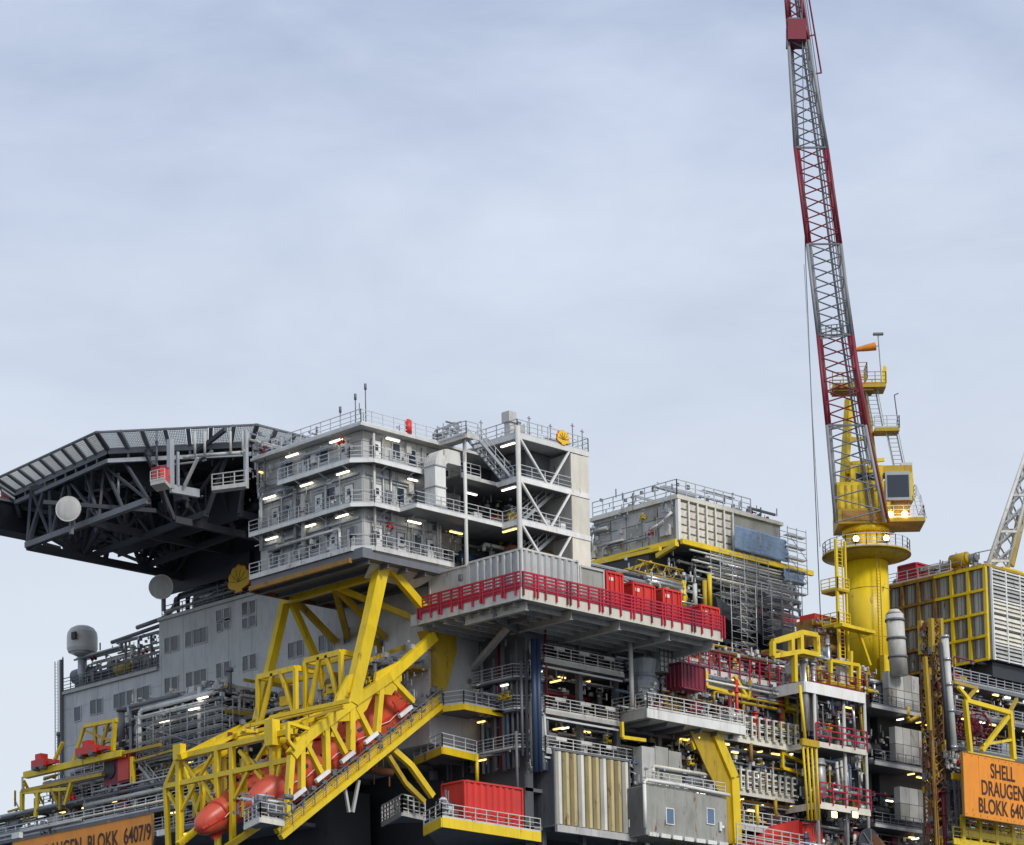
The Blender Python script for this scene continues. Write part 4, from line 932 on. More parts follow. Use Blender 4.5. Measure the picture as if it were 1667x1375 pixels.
# boarding platform at bow
pp = [U(u,v,z=41.0) for u,v in ((398,1343),(424,1330),(462,1337))]
B().beam(pp[0]-Vector((0,0,.2)),pp[1]-Vector((0,0,.2)),.15,.4).beam(pp[1]-Vector((0,0,.2)),pp[2]-Vector((0,0,.2)),.15,.4).build('platform_edge','cream',pf)
B().poly(pp+[pp[2]+Vector((1,2,0)),pp[0]+Vector((2,1,0))],(0,0,.08)).build('platform_floor','steel',pf)
B().rail(pp,1.2,1,.04,3).build('railing','panel_light',pf)
clutter(pf, min(p.x for p in pp), max(p.x for p in pp)+.5, min(p.y for p in pp), max(p.y for p in pp), 41.1, 43.2, 131, 14, ['galv','rail_dark','pipe_white','steel'], 40)
bx('float_light','white',pf,*(lambda p:(p.x-.5,p.x+.5,p.y-.7,p.y+.7,p.z-.15,p.z+.15))(U(424,1320,x=XF-1)))
# winch frames over the boats
def wframe(label, nl, nc, nr, hgt, x):
    o = thing('winch_frame', label, 'winch frame', tuple(U(nc[0], nc[1]+hgt, x=x)))
    c0 = U(*nc, x=x); l0 = U(*nl, x=x); r_ = U(*nr, y=c0.y); l0.z = c0.z; r_.z = c0.z; bl = l0+Vector((r_.x-c0.x,0,0))
    H = c0.z-U(nc[0], nc[1]+hgt, x=x).z
    for a, c_ in ((l0,c0),(c0,r_),(r_,bl),(bl,l0)): B().beam(a, c_, .3, .45).build('top_beam','yellow',o)
    for p_ in (l0,c0,r_,bl): B().beam(p_, p_-Vector((0,0,H)), .34).build('post','yellow',o)
    m1, m2 = l0.lerp(c0,.4), l0.lerp(c0,.6)
    B().beam(m1, l0.lerp(c0,.05)-Vector((0,0,H)), .3).build('brace','yellow',o); B().beam(m2, l0.lerp(c0,.97)-Vector((0,0,H)), .3).build('brace','yellow',o)
    bmz = l0.lerp(c0,.5)+Vector((1.2,0,-H*.45)); B().tube(bmz+Vector((0,-.7,0)),bmz+Vector((0,.7,0)),.5,14).build('winch_drum','steel',o)
    B().box(bmz.x-.5,bmz.x+.5,bmz.y-.4,bmz.y+.5,bmz.z-.9,bmz.z-.1).build('motor_box','yellow',o); B().beam(l0-Vector((-1,0,H*.7)),c0-Vector((-1,0,H*.7)),.3,.3).build('cross_beam','panel',o)
    B().box(bmz.x-.3,bmz.x+.3,bmz.y-.3,bmz.y+.3,bmz.z+.3,bmz.z+.9).build('motor_box','ochre',o)
    clutter(o, l0.x+.5, r_.x, c0.y+.3, l0.y-.3, c0.z-H, c0.z-H*.4, 140+int(H*10), 8, ['steel','maroon','bluegrey','galv','white'], 30)
wframe('left yellow winch frame above the lifeboats', (420,1100), (481,1087), (526,1092), 78, .5)
wframe('right yellow winch frame above the lifeboats, next to the tall strut', (497,1076), (555,1061), (580,1066), 92, 1.2)
# lifeboats
def lifeboat(label, bow, stern, W=3.0, H=3.3):
    bow, stern = Vector(bow), Vector(stern); o = thing('lifeboat', label, 'lifeboat', tuple(bow), 'free fall lifeboats on the yellow ramps')
    ax = stern-bow; Ln = ax.length; ax.normalize(); sd_ = Vector((0,1,0)); upn = ax.cross(sd_).normalized()
    if upn.z < 0: upn = -upn
    st_ = [(0,.12,.14,0),(.012,.34,.36,.02),(.045,.6,.6,.03),(.10,.78,.76,.03),(.2,.92,.88,.02),(.4,1,.95,0),(.62,1,1.0,.0),(.74,.98,1.18,.05),(.88,.9,1.2,.06),(.96,.74,1.0,.05),(1,.5,.7,.05)]
    n = 22; V = []
    for f_, w_, h_, lift in st_:
        c_ = bow+ax*Ln*f_+upn*H*lift
        for i in range(n):
            a = math.tau*i/n; cx_, sy_ = math.cos(a), math.sin(a)
            V.append(c_+sd_*(W/2*w_*math.copysign(abs(cx_)**.75, cx_))+upn*(H/2*h_*math.copysign(abs(sy_)**.85, sy_)))
    fs = [(k*n+i,k*n+(i+1)%n,(k+1)*n+(i+1)%n,(k+1)*n+i) for k in range(len(st_)-1) for i in range(n)]+[tuple(reversed(range(n))), tuple(range((len(st_)-1)*n,len(st_)*n))]
    B().add(V, fs, True).build('hull','boat',o)
    fb = B()
    for s_ in (0, n//2):
        fb = B()
        for k in range(1, len(st_)-1): fb.beam(V[k*n+s_], V[(k+1)*n+s_], .16, .22)
        fb.build('fender','logo_red',o)
    pass
    whl = bow+ax*Ln*.84+upn*H*.62; B().beam(whl-ax*.9, whl+ax*.9, 1.6, .8).build('wheelhouse','boat',o)
    for s_ in (-1,1):
        for q_ in (.3,.42,.54,.66): c_ = bow+ax*Ln*q_+sd_*(s_*W*.47)+upn*H*.22; B().beam(c_-ax*.35, c_+ax*.35, .12, .3).build('window','glass',o)
    c_ = whl-ax*.93; B().beam(c_-sd_*.6, c_+sd_*.6, .08, .4).build('windscreen','glass',o)
    B().beam(bow+ax*Ln*.5+upn*H*.5-sd_*.5, bow+ax*Ln*.5+upn*H*.5+sd_*.5, 1.2, .25).build('hatch','red',o)
    B().beam(bow+ax*1.0-upn*H*.42, bow+ax*Ln*.95-upn*H*.5, .3, .4).build('keel','red',o)
    for s_ in (-1,1):
        gl=B(); prev=None
        for q_ in range(12):
            c_=bow+ax*Ln*(.14+.068*q_)+sd_*(s_*W*.52)+upn*H*(.06 if q_%2 else .0)
            if prev is not None: gl.tube(prev,c_,.04,5,cap=False)
            prev=c_
        gl.build('grab_line','white',o)
    for q_ in (.22,.5,.8): c_=bow+ax*Ln*q_+upn*H*.52; B().tube(c_,c_+upn*.5,.12,8).tube(c_+upn*.35-sd_*.3,c_+upn*.35+sd_*.3,.08,8).build('lifting_hook','steel',o)
    for q_ in (.18,.36,.62,.9):
        rg=B(); n2=20
        for i in range(n2):
            a=math.tau*i/n2; a2=math.tau*(i+1)/n2; e=lambda t:bow+ax*Ln*q_+sd_*(W*.5*math.copysign(abs(math.cos(t))**.75,math.cos(t)))+upn*(H*.49*math.copysign(abs(math.sin(t))**.85,math.sin(t)))
            rg.beam(e(a),e(a2),.07)
        rg.build('band','logo_red',o)
    return o
yl = 4.8
lifeboat('orange red lifeboat on the right hand ramp, seen through the sloping yellow truss', U(405,1318,y=yl), U(655,1150,y=yl), 3.2, 3.4)
lifeboat('orange red lifeboat on the left hand ramp, its bow showing through the portal', U(322,1352,y=11.2), U(500,1228,y=11.2), 2.8, 2.8)

# ================================================================ REAR MODULE (cream panels, scaffolding, blue sheeting)
YR = 12.0
p0, pL, pR = U(1102,812,y=YR), None, U(1270,860,y=YR); pL = U(966,838,x=p0.x)
zr, zl = p0.z, U(1102,880,y=YR).z; xr, xR, yR = p0.x, pR.x, pL.y
rm = thing('rear_module', 'cream panelled module on a yellow sill behind the red boxes', 'module', (xr,YR,zl))
bx('wall','box_grey',rm,xr,xR,YR,yR,zl+.1,zr)
bx('roof','cream',rm,xr-.3,xR+.2,YR-.3,yR+.3,zr,zr+.35)
B().rail([(xr-.1,yR,zr+.35),(xr-.1,YR-.1,zr+.35),(xr+11,YR-.1,zr+.35)],1.6,1.4,.04).build('roof_railing','rail',rm)
clutter(rm,xr,xr+9,YR,yR,zr+.3,zr+2.2,201,20,['steel','galv','rail_dark','cream'],80)
clutter(rm,xr+9,xR,YR,YR+3,zr+.3,zr+1.2,202,12,['steel','cream','galv'],60)
s = None; nx, nz = 6, 5; cw = (U(1192,840,y=YR).x-xr-.3)/nx; ch = (zr-zl-.3)/nz
for i in range(nx):
    for j in range(nz):
        x_, z_ = xr+.25+i*cw, zl+.25+j*ch
        if s is None: s = B().box(x_,x_+cw*.78,YR-.12,YR,z_,z_+ch*.74).build('wall_panel','cream',rm); s0=(x_,z_)
        else: inst(s, rm, (x_-s0[0],0,z_-s0[1]))
fr=B()
for i in range(nx+1): fr.box(xr+.05+i*cw,xr+.2+i*cw,YR-.28,YR-.13,zl,zr)
fr.build('panel_frame','white',rm)
bx('corner_post','white',rm,xr-.15,xr+.05,YR-.25,YR+.1,zl,zr)
for j in range(3):
    for i in range(5):
        y_ = YR+.5+i*2.1; z_=zl+.2+j*1.25
        bx('wall_panel','panel' if (i+j)%3 else 'box_grey',rm,xr-.08,xr,y_,y_+1.95,z_,z_+1.15)
clutter(rm,xr-.6,xr-.1,YR+.3,yR,zl+.2,zr,203,18,['panel','cream','steel','galv'],60,'y')
B().path([(xr-.4,YR+.4,zr-1.3),(xr-.6,YR+1.6,zr-2.2),(xr-.5,YR+3.2,zr-2.5)],.14).build('duct','white',rm)
pr = U(1314,935,y=YR)
# yellow sill
ys = B(); ys.beam((xr-.3,YR-.7,zl-.2),(pr.x,YR-.7,zl-.2),.35,.5).beam((xr-.6,YR-.3,zl-.2),(xr-.6,yR,zl-.2),.35,.5); ys.build('sill_beam','yellow',rm)
bx('floor_plate','steel',rm,xr-.4,pr.x,YR-.5,yR,zl-.2,zl)
a=U(1102,885,y=YR-1); b_=U(1070,905,y=YR+2); 
bm('yellow_strut','yellow',rm,a,b_,.45); bm('yellow_beam','yellow',rm,U(968,945,x=xr-3),U(1060,915,x=xr-3),.3); bm('yellow_beam','yellow',rm,U(966,918,x=xr-1),U(1075,893,x=xr-1),.4)
# lower floors of rear module, all dark and full of pipes
zb0 = 60.5
bx('core_fill','core',rm,xr-1,xR+2,YR+3,yR+2,zb0,zl-.25)
bx('core_fill','core',rm,32,xr-1.1,YR+4,yR+2,zb0,zl-6)
clutter(rm,30,xr-1,YR-1,YR+3.8,zb0,zl-3.2,216,60,PAL,260)
lq_=B(); lattice(lq_,[(xr-7,YR-1,zl-4.4),(xr-7,YR-1,zl-3.2),(xr-7,YR+.5,zl-3.8)],[(xr-.5,YR-1,zl-4.4),(xr-.5,YR-1,zl-3.2),(xr-.5,YR+.5,zl-3.8)],8,.09,.06); lq_.build('lattice_beam','yellow_old',rm)
for k,(z0,z1,pal) in enumerate(((zl-3.4,zl-.3,['pipe_white','cream','silver','galv','steel']),(zl-7,zl-3.5,PAL),(zb0,zl-7.1,PAL))):
    bx('floor_plate','steel',rm,xr-1,xR+2.5,YR-.4,YR+3,z0-.2,z0)
    clutter(rm,xr-1,xR+2,YR-.3,YR+2.6,z0,z1,210+k,34,pal,140)
for k in range(9):
    B().path([(xr+1+(k%3)*2.2,YR-.6-.1*k,zl-.8-k*.36),(xR+1-(k%2)*1.3,YR-.6-.1*k,zl-.8-k*.36),(xR+1-(k%2)*1.3,YR-.6-.1*k,zl-2-k*.4)],.11+.02*(k%3)).build('pipe',['pipe_white','cream','silver'][k%3],rm)
clutter(rm,xr-9,xr-1.2,YR-5,YR-2,zb0,zl-4.2,215,30,PAL,120)
for (u0,u1,v) in ((1050,1110,938),(1052,1112,944)): B().path([U(u0,v,y=YR-4),U(u1,v+14,y=YR-4)],.22).build('duct','silver',rm)
for (u,v0,v1,mt) in ((1113,945,1000,'yellow'),(1155,935,990,'yellow'),(1147,945,1000,'yellow_old'),(1131,950,990,'pipe_white')): B().tube(U(u,v0,y=YR-4),U(u+1,v1,y=YR-4),.22,8).build('pipe',mt,rm)
for (u,v) in ((1165,970),(1225,1000)):    # dark hoods
    a=U(u,v,y=YR-2.5); B().poly([a,a+Vector((5,0,-1.6)),a+Vector((5.2,0,-3.2)),a+Vector((.4,0,-1.6))],(0,2,0)).build('hood','dark',rm)
# blue sheeting
sh_ = thing('blue_sheeting', 'pale blue scaffold sheeting hung on the right half of the rear module', 'tarpaulin', tuple(U(1192,900,y=YR-1)))
def tarp(c, n=12, m=12):
    q = [U(u,v,y=YR-.9) for u,v in c]; b=B(); V=[]
    for j in range(m+1):
        for i in range(n+1):
            p=q[0].lerp(q[1],i/n).lerp(q[3].lerp(q[2],i/n),j/m); V.append(p+Vector((0,-.25-.05*math.sin(i*1.9+j*.4)-.16*(j%2)+rnd.uniform(-.05,.05),0)))
    b.add(V,[(j*(n+1)+i,j*(n+1)+i+1,(j+1)*(n+1)+i+1,(j+1)*(n+1)+i) for j in range(m) for i in range(n)],True); b.build('sheet','tarp',sh_)
tarp(((1192,855),(1233,866),(1233,904),(1192,893)))
tarp(((1234,866),(1276,880),(1281,917),(1234,904)))
tarp(((1272,927),(1305,936),(1305,956),(1272,946)),8,4)
# scaffold in front of the rear module
def scaffold(label, u0, u1, vt, vb, y, nx, nz, slope=True, name='scaffold', along='x', xx=None):
    kw = dict(y=y) if along=='x' else dict(x=xx)
    a, b_ = U(u0,vt,**kw), U(u1,vt,**kw); zb_ = U(u0,vb,**kw).z; H=a.z-zb_
    b_.z=a.z
    o = thing(name,label,'scaffold',(a.x,a.y,zb_)); D = Vector((0,1.2,0)) if along=='x' else Vector((1.2,0,0))
    for i in range(nx+1):
        p=a.lerp(b_,i/nx)
        for d_ in (0,1): B().tube(p+D*d_+Vector((0,0,.8)),p+D*d_-Vector((0,0,H)),.045,6).build('standard','galv',o)
    for j in range(nz+1):
        z_=Vector((0,0,-H*j/nz)); lb=B()
        for d_ in (0,1): lb.tube(a+z_+D*d_,b_+z_+D*d_,.04,5).tube(a+z_+D*d_+Vector((0,0,.6)),b_+z_+D*d_+Vector((0,0,.6)),.035,5)
        lb.build('ledger','galv',o,kind='stuff')
        pb=B(); pb.beam(a+z_+D*.3-Vector((0,0,.05)),b_+z_+D*.3-Vector((0,0,.05)),.5,.06); pb.build('plank','pipe_white' if j%2 else 'cream',o)
    for j in range(nz):
        i=j%nx; B().tube(a.lerp(b_,i/nx)+Vector((0,-.06,-H*j/nz)),a.lerp(b_,(i+1)/nx)+Vector((0,-.06,-H*(j+1)/nz)),.035,5).build('diagonal','galv',o)
    return o
scaffold('scaffold tower beside the blue sheeting at the right end of the rear module',1282,1312,868,960,YR-1.6,2,5)
scaffold('narrow scaffold stair tower below the rear module',1205,1230,960,1085,YR-5,1,6)
scaffold('wide scaffold under the yellow sill of the rear module',1172,1250,905,1000,YR-2.2,4,5)
scaffold('dense grey scaffold under the right end of the rear module',1255,1305,955,1045,YR-4,3,7)

# ================================================================ RIGHT PROCESS DECKS px 1110..1310
YD = -5.0
pd = thing('process_decks', 'crowded stacked process decks with pipe racks right of the side deck', 'module', tuple(U(1120,1380,y=YD)))
def front_deck(u0, v0, u1, dz=.5, mat='cream', rail=None, y=YD, par=None, depth=6, h_=1.2, rows=3, bot=None):
    par = par or pd; a=U(u0,v0,y=y); b_=U(u1,v0,y=y); x1=b_.x
    bx('floor_plate','steel',par,a.x,x1,y+.1,y+depth,a.z-.25,a.z-.02)
    B().beam((a.x,y,a.z-dz/2),(x1,y,a.z-dz/2),.15,dz).build('edge_beam',mat,par)
    if rail: B().rail([(a.x,y+depth,a.z),(a.x,y,a.z),(x1,y,a.z),(x1,y+depth,a.z)],h_,1.3,.035,rows).build('railing',rail,par)
    return a, x1
def xend(u,v,y): return U(u,v,y=y).x
# top deck with crimson railing
a, x1 = front_deck(1100,1078,1262,1.0,'white',None,y=-1.5)
top_z=a.z
for zz in (.35,.75,1.15,1.5): bm('rail_bar','maroon',pd,(a.x,-1.7,a.z+zz),(x1+1,-1.7,a.z+zz),.08)
for i in range(13): bx('rail_post','crimson',pd,a.x+i*1.4,a.x+i*1.4+.14,-1.85,-1.75,a.z-.7,a.z+1.55)
clutter(pd,a.x,x1+3,-.8,1,a.z,a.z+3,221,50,PAL,200)
bx('white_tank','white',pd,a.x+2,a.x+5,.2,1,a.z,a.z+1.3)
# yellow hung frames below it
for pts in (((1149,1092),(1150,1117),(1218,1135)),((1195,1100),(1218,1138),(1222,1108)),((1280,1128),(1281,1152),(1312,1160)),((1281,1152),(1310,1145)),((1273,1222),(1274,1250),(1312,1262)),((1275,1226),(1312,1244)),((1012,1175),(1013,1200),(1050,1205)),((1126,1207),(1130,1220))):
    q_=[U(u,v,y=YD+.3) for u,v in pts]
    for p_,r_ in zip(q_,q_[1:]): bm('yellow_frame','yellow',pd,p_,r_,.28)
# pipe levels
decks=[]
for (u0,v0,u1,mt,rl) in ((1172,1194,1302,'cream','cream'),(1196,1284,1292,'cream','cream'),(1196,1340,1330,'panel','rail')):
    decks.append(front_deck(u0,v0,u1,.45,mt,rl,h_=1.3))
# racks of E shaped brackets
def rack(label, a, x1, n, z, hh=1.7):
    s=None; o=thing('bracket_rack', label, 'rack', (a.x,YD-.3,z))
    for i in range(n):
        xx=a.x+.3+i*(x1-a.x)/n
        if s is None:
            b=B().box(xx,xx+.14,YD-.35,YD-.2,z,z+hh)
            for k in range(4): b.box(xx+.14,xx+.55,YD-.35,YD-.2,z+hh*(.02+.3*k),z+hh*(.02+.3*k)+.16)
            s=b.build('bracket','cream',o); x0_=xx
        else: inst(s,o,(xx-x0_,0,0))
    B().beam((a.x,YD-.1,z+hh*.5),(x1,YD-.1,z+hh*.5),.06,.08).beam((a.x,YD-.1,z+hh),(x1,YD-.1,z+hh),.06,.08).build('rail_bar','galv',o)
rack('upper row of cream E shaped cable brackets on the process decks', U(1180,1190,y=YD), U(1298,1190,y=YD).x, 10, decks[0][0].z+.05, 2.0)
rack('lower row of cream E shaped cable brackets above the yellow pipes', decks[1][0]+Vector((.2,0,0)), decks[1][1], 9, decks[1][0].z+.05, 1.8)
p_=U(1050,1262,y=-5.4); rack('short row of pale cable brackets above the stained equipment shelter', p_, p_.x+6, 5, p_.z-1.7, 1.6)
zd=[d[0].z for d in decks]; xa,xb=decks[0][0].x-4,decks[0][1]
bx('core_fill','core',pd,34,62,-.6,1,38,top_z-.3)
for k in range(14):
    z_=top_z-1.3-k*.36; 
    if k in (4,9): continue
    B().path([(xa-8+ (k%4)*1.3,YD+1.2+.15*(k%3),z_),(xb+ (k%3)*1.1,YD+1.2+.15*(k%3),z_)],.09+.03*(k%3)).build('pipe',['galv','rail_dark','pipe_white','bluegrey','cream'][k%5],pd)
clutter(pd,xa-6,xb,YD+.6,YD+3.6,zd[0]+.1,top_z-1.2,222,85,PAL,420)
clutter(pd,xa-6,xb,YD+.1,YD+.6,zd[0]+.1,top_z-1.4,226,30,PAL,160)
clutter(pd,xa,xb,YD+.3,YD+3.4,zd[1]+.1,zd[0]-.6,223,70,PAL+['ochre','dark'],380)
clutter(pd,xa,xb+3,YD+.3,YD+3.4,zd[2]+.1,zd[1]-.6,224,44,PAL+['dark'],220)
clutter(pd,xa-8,xb+3,YD+.3,YD+3.4,zd[2]-5,zd[2]-.3,225,40,PAL+['dark','dark'],180)
for (u,v,wm) in ((1196,1223,1),(1222,1318,1)): lamp(pd,U(u,v,y=YD-.1),'x',.9,True)
for (u,v0,v1,mt) in ((1222,1210,1240,'ochre'),(1232,1310,1342,'yellow'),(1262,1300,1330,'yellow_old'),(1215,1250,1290,'steel')): B().tube(U(u,v0,y=YD),U(u+1,v1,y=YD),.18,8).build('pipe',mt,pd)
# red winch house bottom
a=U(1255,1375,y=YD-1); b_=U(1306,1338,y=YD-1)
wh=thing('red_housing', 'bright red angular housing behind railings at the bottom edge', 'housing', tuple(a))
pts=[U(u,v,y=YD-.8) for u,v in ((1225,1378),(1262,1344),(1300,1334),(1304,1380))]; B().poly(pts,(0,2,0)).build('hood','red',wh)
pts=[U(u,v,y=YD-1.2) for u,v in ((1306,1337),(1338,1340),(1341,1385),(1308,1385))]; B().poly(pts,(0,2.6,0)).build('front_panel','red',wh)
bx('lug','white',wh,pts[0].x+.3,pts[0].x+.5,YD-1.3,YD-1.21,pts[0].z-1.2,pts[0].z-.9)
o5,q5=ywalk('grey_walkway','grey walkway with four bar railing along the bottom edge in front of the red housing',((1200,1380),(1330,1402)),U(1200,1380,y=YD-2).z,.4,inner=[(60,-4,0),(40,-4,0)],rail='panel_light',mat='panel')
B().rail([p+Vector((0,0,0)) for p in q5],2.2,1.3,.05,5).build('railing','panel_light',o5)

# ================================================================ PIPE TOWER px 1310..1415
YT=-8.0
pt=thing('pipe_tower','open three level pipe tower with maroon railings and blue grey risers','tower',tuple(U(1320,1390,y=YT)))
def td(u0,v0,u1,dz,mat,rmat,h_):
    a=U(u0,v0,y=YT); x1=U(u1,v0,y=YT).x
    bx('floor_plate','steel',pt,a.x,x1,YT+.1,YT+4,a.z-.3,a.z-.02); B().beam((a.x,YT,a.z-dz/2),(x1,YT,a.z-dz/2),.15,dz).beam((a.x,YT,a.z-dz/2),(a.x,YT+4,a.z-dz/2),.15,dz).build('edge_beam',mat,pt)
    if rmat:
        for i in range(5): bx('rail_post',rmat,pt,a.x+(x1-a.x)*i/4-.06,a.x+(x1-a.x)*i/4+.06,YT-.16,YT-.08,a.z-.2,a.z+h_)
        for zz in (.33,.66,1): bm('rail_bar',rmat,pt,(a.x,YT-.12,a.z+h_*zz),(x1,YT-.12,a.z+h_*zz),.1)
    return a,x1
ta,tx=td(1310,1108,1406,1.0,'white',None,1.2); tb,_=td(1328,1206,1410,.5,'cream','crimson',1.7); tcx,_=td(1334,1305,1416,.6,'cream','crimson',1.8); te,_=td(1300,1392,1440,.5,'panel','rail',1.2)
for x_,y_ in ((tb.x,YT),(tx,YT),(tx-2.6,YT+.4)): B().tube((x_+.1,y_+.1,te.z),(x_+.1,y_+.1,ta.z),.16,10).build('column','panel_light',pt)
for u,v0,v1,mt,r_ in ((1308,1065,1190,'silver',.42),(1322,1068,1190,'silver',.4),(1352,1118,1165,'bluegrey',.15),(1370,1118,1172,'bluegrey',.15),(1347,1040,1110,'silver',.2),(1362,1240,1290,'pipe_white',.14),(1369,1238,1290,'pipe_white',.14),(1378,1245,1290,'galv',.12),(1398,1240,1300,'pipe_white',.16),(1333,1235,1300,'galv',.5),(1374,1325,1375,'silver',.15),(1340,1235,1290,'ochre',.16),(1400,1150,1200,'yellow_old',.14),(1388,1140,1200,'silver',.14),(1364,1160,1205,'silver',.16)):
    B().tube(U(u,v0,y=YT+.8),U(u+4,v1,y=YT+.8),r_,12).tube(U(u,v0+8,y=YT+.8),U(u,v0+11,y=YT+.8),r_*1.35,12).build('riser_pipe',mt,pt)
for k in range(4): B().tube(U(1307+k*7,1212,y=YT-.5),U(1316+k*6,1335,y=YT-.5),.11,8).build('yellow_riser','yellow',pt)
B().tube(U(1302,1115,y=YT-.5),U(1312,1215,y=YT-.5),.14,8).build('yellow_riser','yellow',pt); bm('yellow_collar','yellow_old',pt,U(1304,1207,y=YT-.6),U(1332,1212,y=YT-.6),.3,.6)
for i,(z0,z1) in enumerate(((tb.z+.1,ta.z-1.2),(tcx.z+.1,tb.z-.7),(te.z+.1,tcx.z-.8))):
    clutter(pt,tb.x+.2,tx,YT+.4,YT+3,z0,z1,231+i,22,['pipe_white','silver','galv','yellow_old','maroon','steel','bluegrey','cream','ochre'],90)
clutter(pt,ta.x,tx+3,YT+.2,YT+4,ta.z,ta.z+3,235,40,['yellow','yellow_old','silver','red','galv','maroon','pipe_white','ochre'],160)
B().rail([(ta.x+1,YT,ta.z),(tx,YT,ta.z),(tx,YT+4,ta.z)],1.2,1.2,.035).build('railing','maroon',pt)
bx('panel_box','panel_light',pt,U(1366,1080,y=YT+1).x,U(1386,1080,y=YT+1).x,YT+.9,YT+1.4,ta.z+.6,ta.z+3.2)
for pts in (((1352,1130),(1352,1075),(1398,1083),(1398,1130)),((1385,1060),(1385,1110)),((1408,1230),(1409,1260))):
    q_=[U(u,v,y=YT+.3) for u,v in pts]
    for p_,r_ in zip(q_,q_[1:]): bm('yellow_frame','yellow',pt,p_,r_,.3)
for u,v in ((1358,1326),(1392,1326)):
    f_=U(u,v,y=YT-.2); B().box(f_.x-.45,f_.x+.45,f_.y,f_.y+.4,f_.z-.35,f_.z+.35).build('floodlight','steel',pt); bx('flood_lens','flood',pt,f_.x-.33,f_.x+.33,f_.y-.06,f_.y-.01,f_.z-.25,f_.z+.25)
bx('core_fill','core',pt,ta.x-1,tx+6,YT+4.1,YT+6,te.z-3,ta.z-.4)
# hose reel at the bottom
hrl=thing('cable_reel','large black cable reel with rusty drum at the bottom edge below the pipe tower','reel',tuple(U(1417,1420,y=YT-.8)))
a=U(1417,1376,y=YT-.8); 
B().tube(a,a+Vector((0,.25,0)),1.6,28).tube(a+Vector((0,-.05,0)),a,.5,16).build('flange','dark',hrl); B().tube(a+Vector((0,.26,0)),a+Vector((3.0,2.0,0)),1.25,24).build('cable_drum','rust',hrl)
s_=B()
for k in range(8): s_.beam(a+Vector((0,-.06,0)),a+Vector((math.cos(k*.785)*1.5,-.06,math.sin(k*.785)*1.5)),.12)
s_.build('spokes','steel',hrl)
# yellow cage on top
cg=thing('yellow_cage','yellow square framed cage standing above the pipe tower left of the crane column','cage',tuple(U(1256,1068,y=YT)))
P=lambda u,v,y=YT:U(u,v,y=y)
for a_,c_ in (((1258,1044),(1303,1030)),((1258,1068),(1306,1060)),((1258,1044),(1258,1068)),((1288,1036),(1289,1062)),((1303,1029),(1304,1060)),((1303,1029),(1329,1034)),((1304,1060),(1331,1066)),((1329,1034),(1331,1066)),((1293,1062),(1294,1110)),((1262,1044),(1300,1034))):
    bm('cage_bar','yellow',cg,P(*a_),P(*c_),.42)
bx('cage_floor','yellow_old',cg,P(1260,1066).x,P(1329,1066).x,YT+.2,YT+1.5,P(1304,1062).z-.3,P(1304,1062).z-.1)

# ================================================================ RIGHT DARK DECKS px 1415..1510
YQ=-7.0
rd=thing('right_module','dark decks with grey weathered enclosures between pipe tower and rusty mast','module',tuple(U(1420,1400,y=YQ)))
a0=U(1418,1100,y=YQ+4)
bx('core_fill','core',rd,a0.x-1,a0.x+26,-2.6,-.5,36,60.5)
for (u0,v0,u1,dz) in ((1418,1145,1500,.35),(1424,1238,1500,.35),(1424,1340,1500,.3),(1418,1385,1520,.4)):
    a=U(u0,v0,y=YQ); x1=U(u1,v0,y=YQ).x; bx('floor_plate','steel',rd,a.x,x1,YQ+.1,-2.7,a.z-.25,a.z-.02); bm('edge_beam','panel',rd,(a.x,YQ,a.z-dz/2),(x1,YQ,a.z-dz/2),.15,dz); B().rail([(a.x,YQ+3,a.z),(a.x,YQ,a.z),(x1,YQ,a.z)],1.1,1.3,.03).build('railing','rail_dark',rd)
    clutter(rd,a.x,x1,YQ+1.6,YQ+4,a.z,a.z+3.6,240+v0,22,['steel','rail_dark','dark','galv','maroon','panel'],90)
for (u0,v0,u1,v1,n_) in ((1446,1092,1494,1148,4),(1457,1182,1506,1238,4),(1465,1280,1508,1334,3)):
    a=U(u0,v1,y=YQ+.6); b_=U(u1,v0,y=YQ+.6); wv=(b_.x-a.x)/n_; hz=U(u0,v0,y=YQ+.6).z-a.z
    for i in range(n_):
        for j in range(2): bx('enclosure_panel','panel' if (i+j)%3 else 'box_grey',rd,a.x+i*wv+.03,a.x+(i+1)*wv-.03,YQ+.5,YQ+1.2,a.z+j*hz/2+.03,a.z+(j+1)*hz/2-.02)
B().path([U(1478,1150,y=YQ),U(1478,1175,y=YQ),U(1495,1165,y=YQ)],.2).build('yellow_frame','yellow_old',rd)
for (u,v,wm) in ((1448,1292,0),(1478,1236,0)): lamp(rd,U(u,v+10,y=YQ+.3),'x',1.0)
lamp(rd,U(1380,1150,y=YT+1),'x',1,True)

# exhaust stack
es=thing('exhaust_stack','banded grey exhaust stack with rounded top just right of the yellow crane column','stack',tuple(U(1462,1095,y=-7)))
a,b_=U(1456,1000,y=-7),U(1464,1100,y=-7); B().tube(b_,a,.85,20).tube(a,a+Vector((0,0,.45)),.85,20,.45).build('stack_shell','panel_light',es)
for f_ in (.08,.38,.68): c_=a.lerp(b_,f_); B().tube(c_,c_-Vector((0,0,.22)),.95,20).build('band','steel',es)

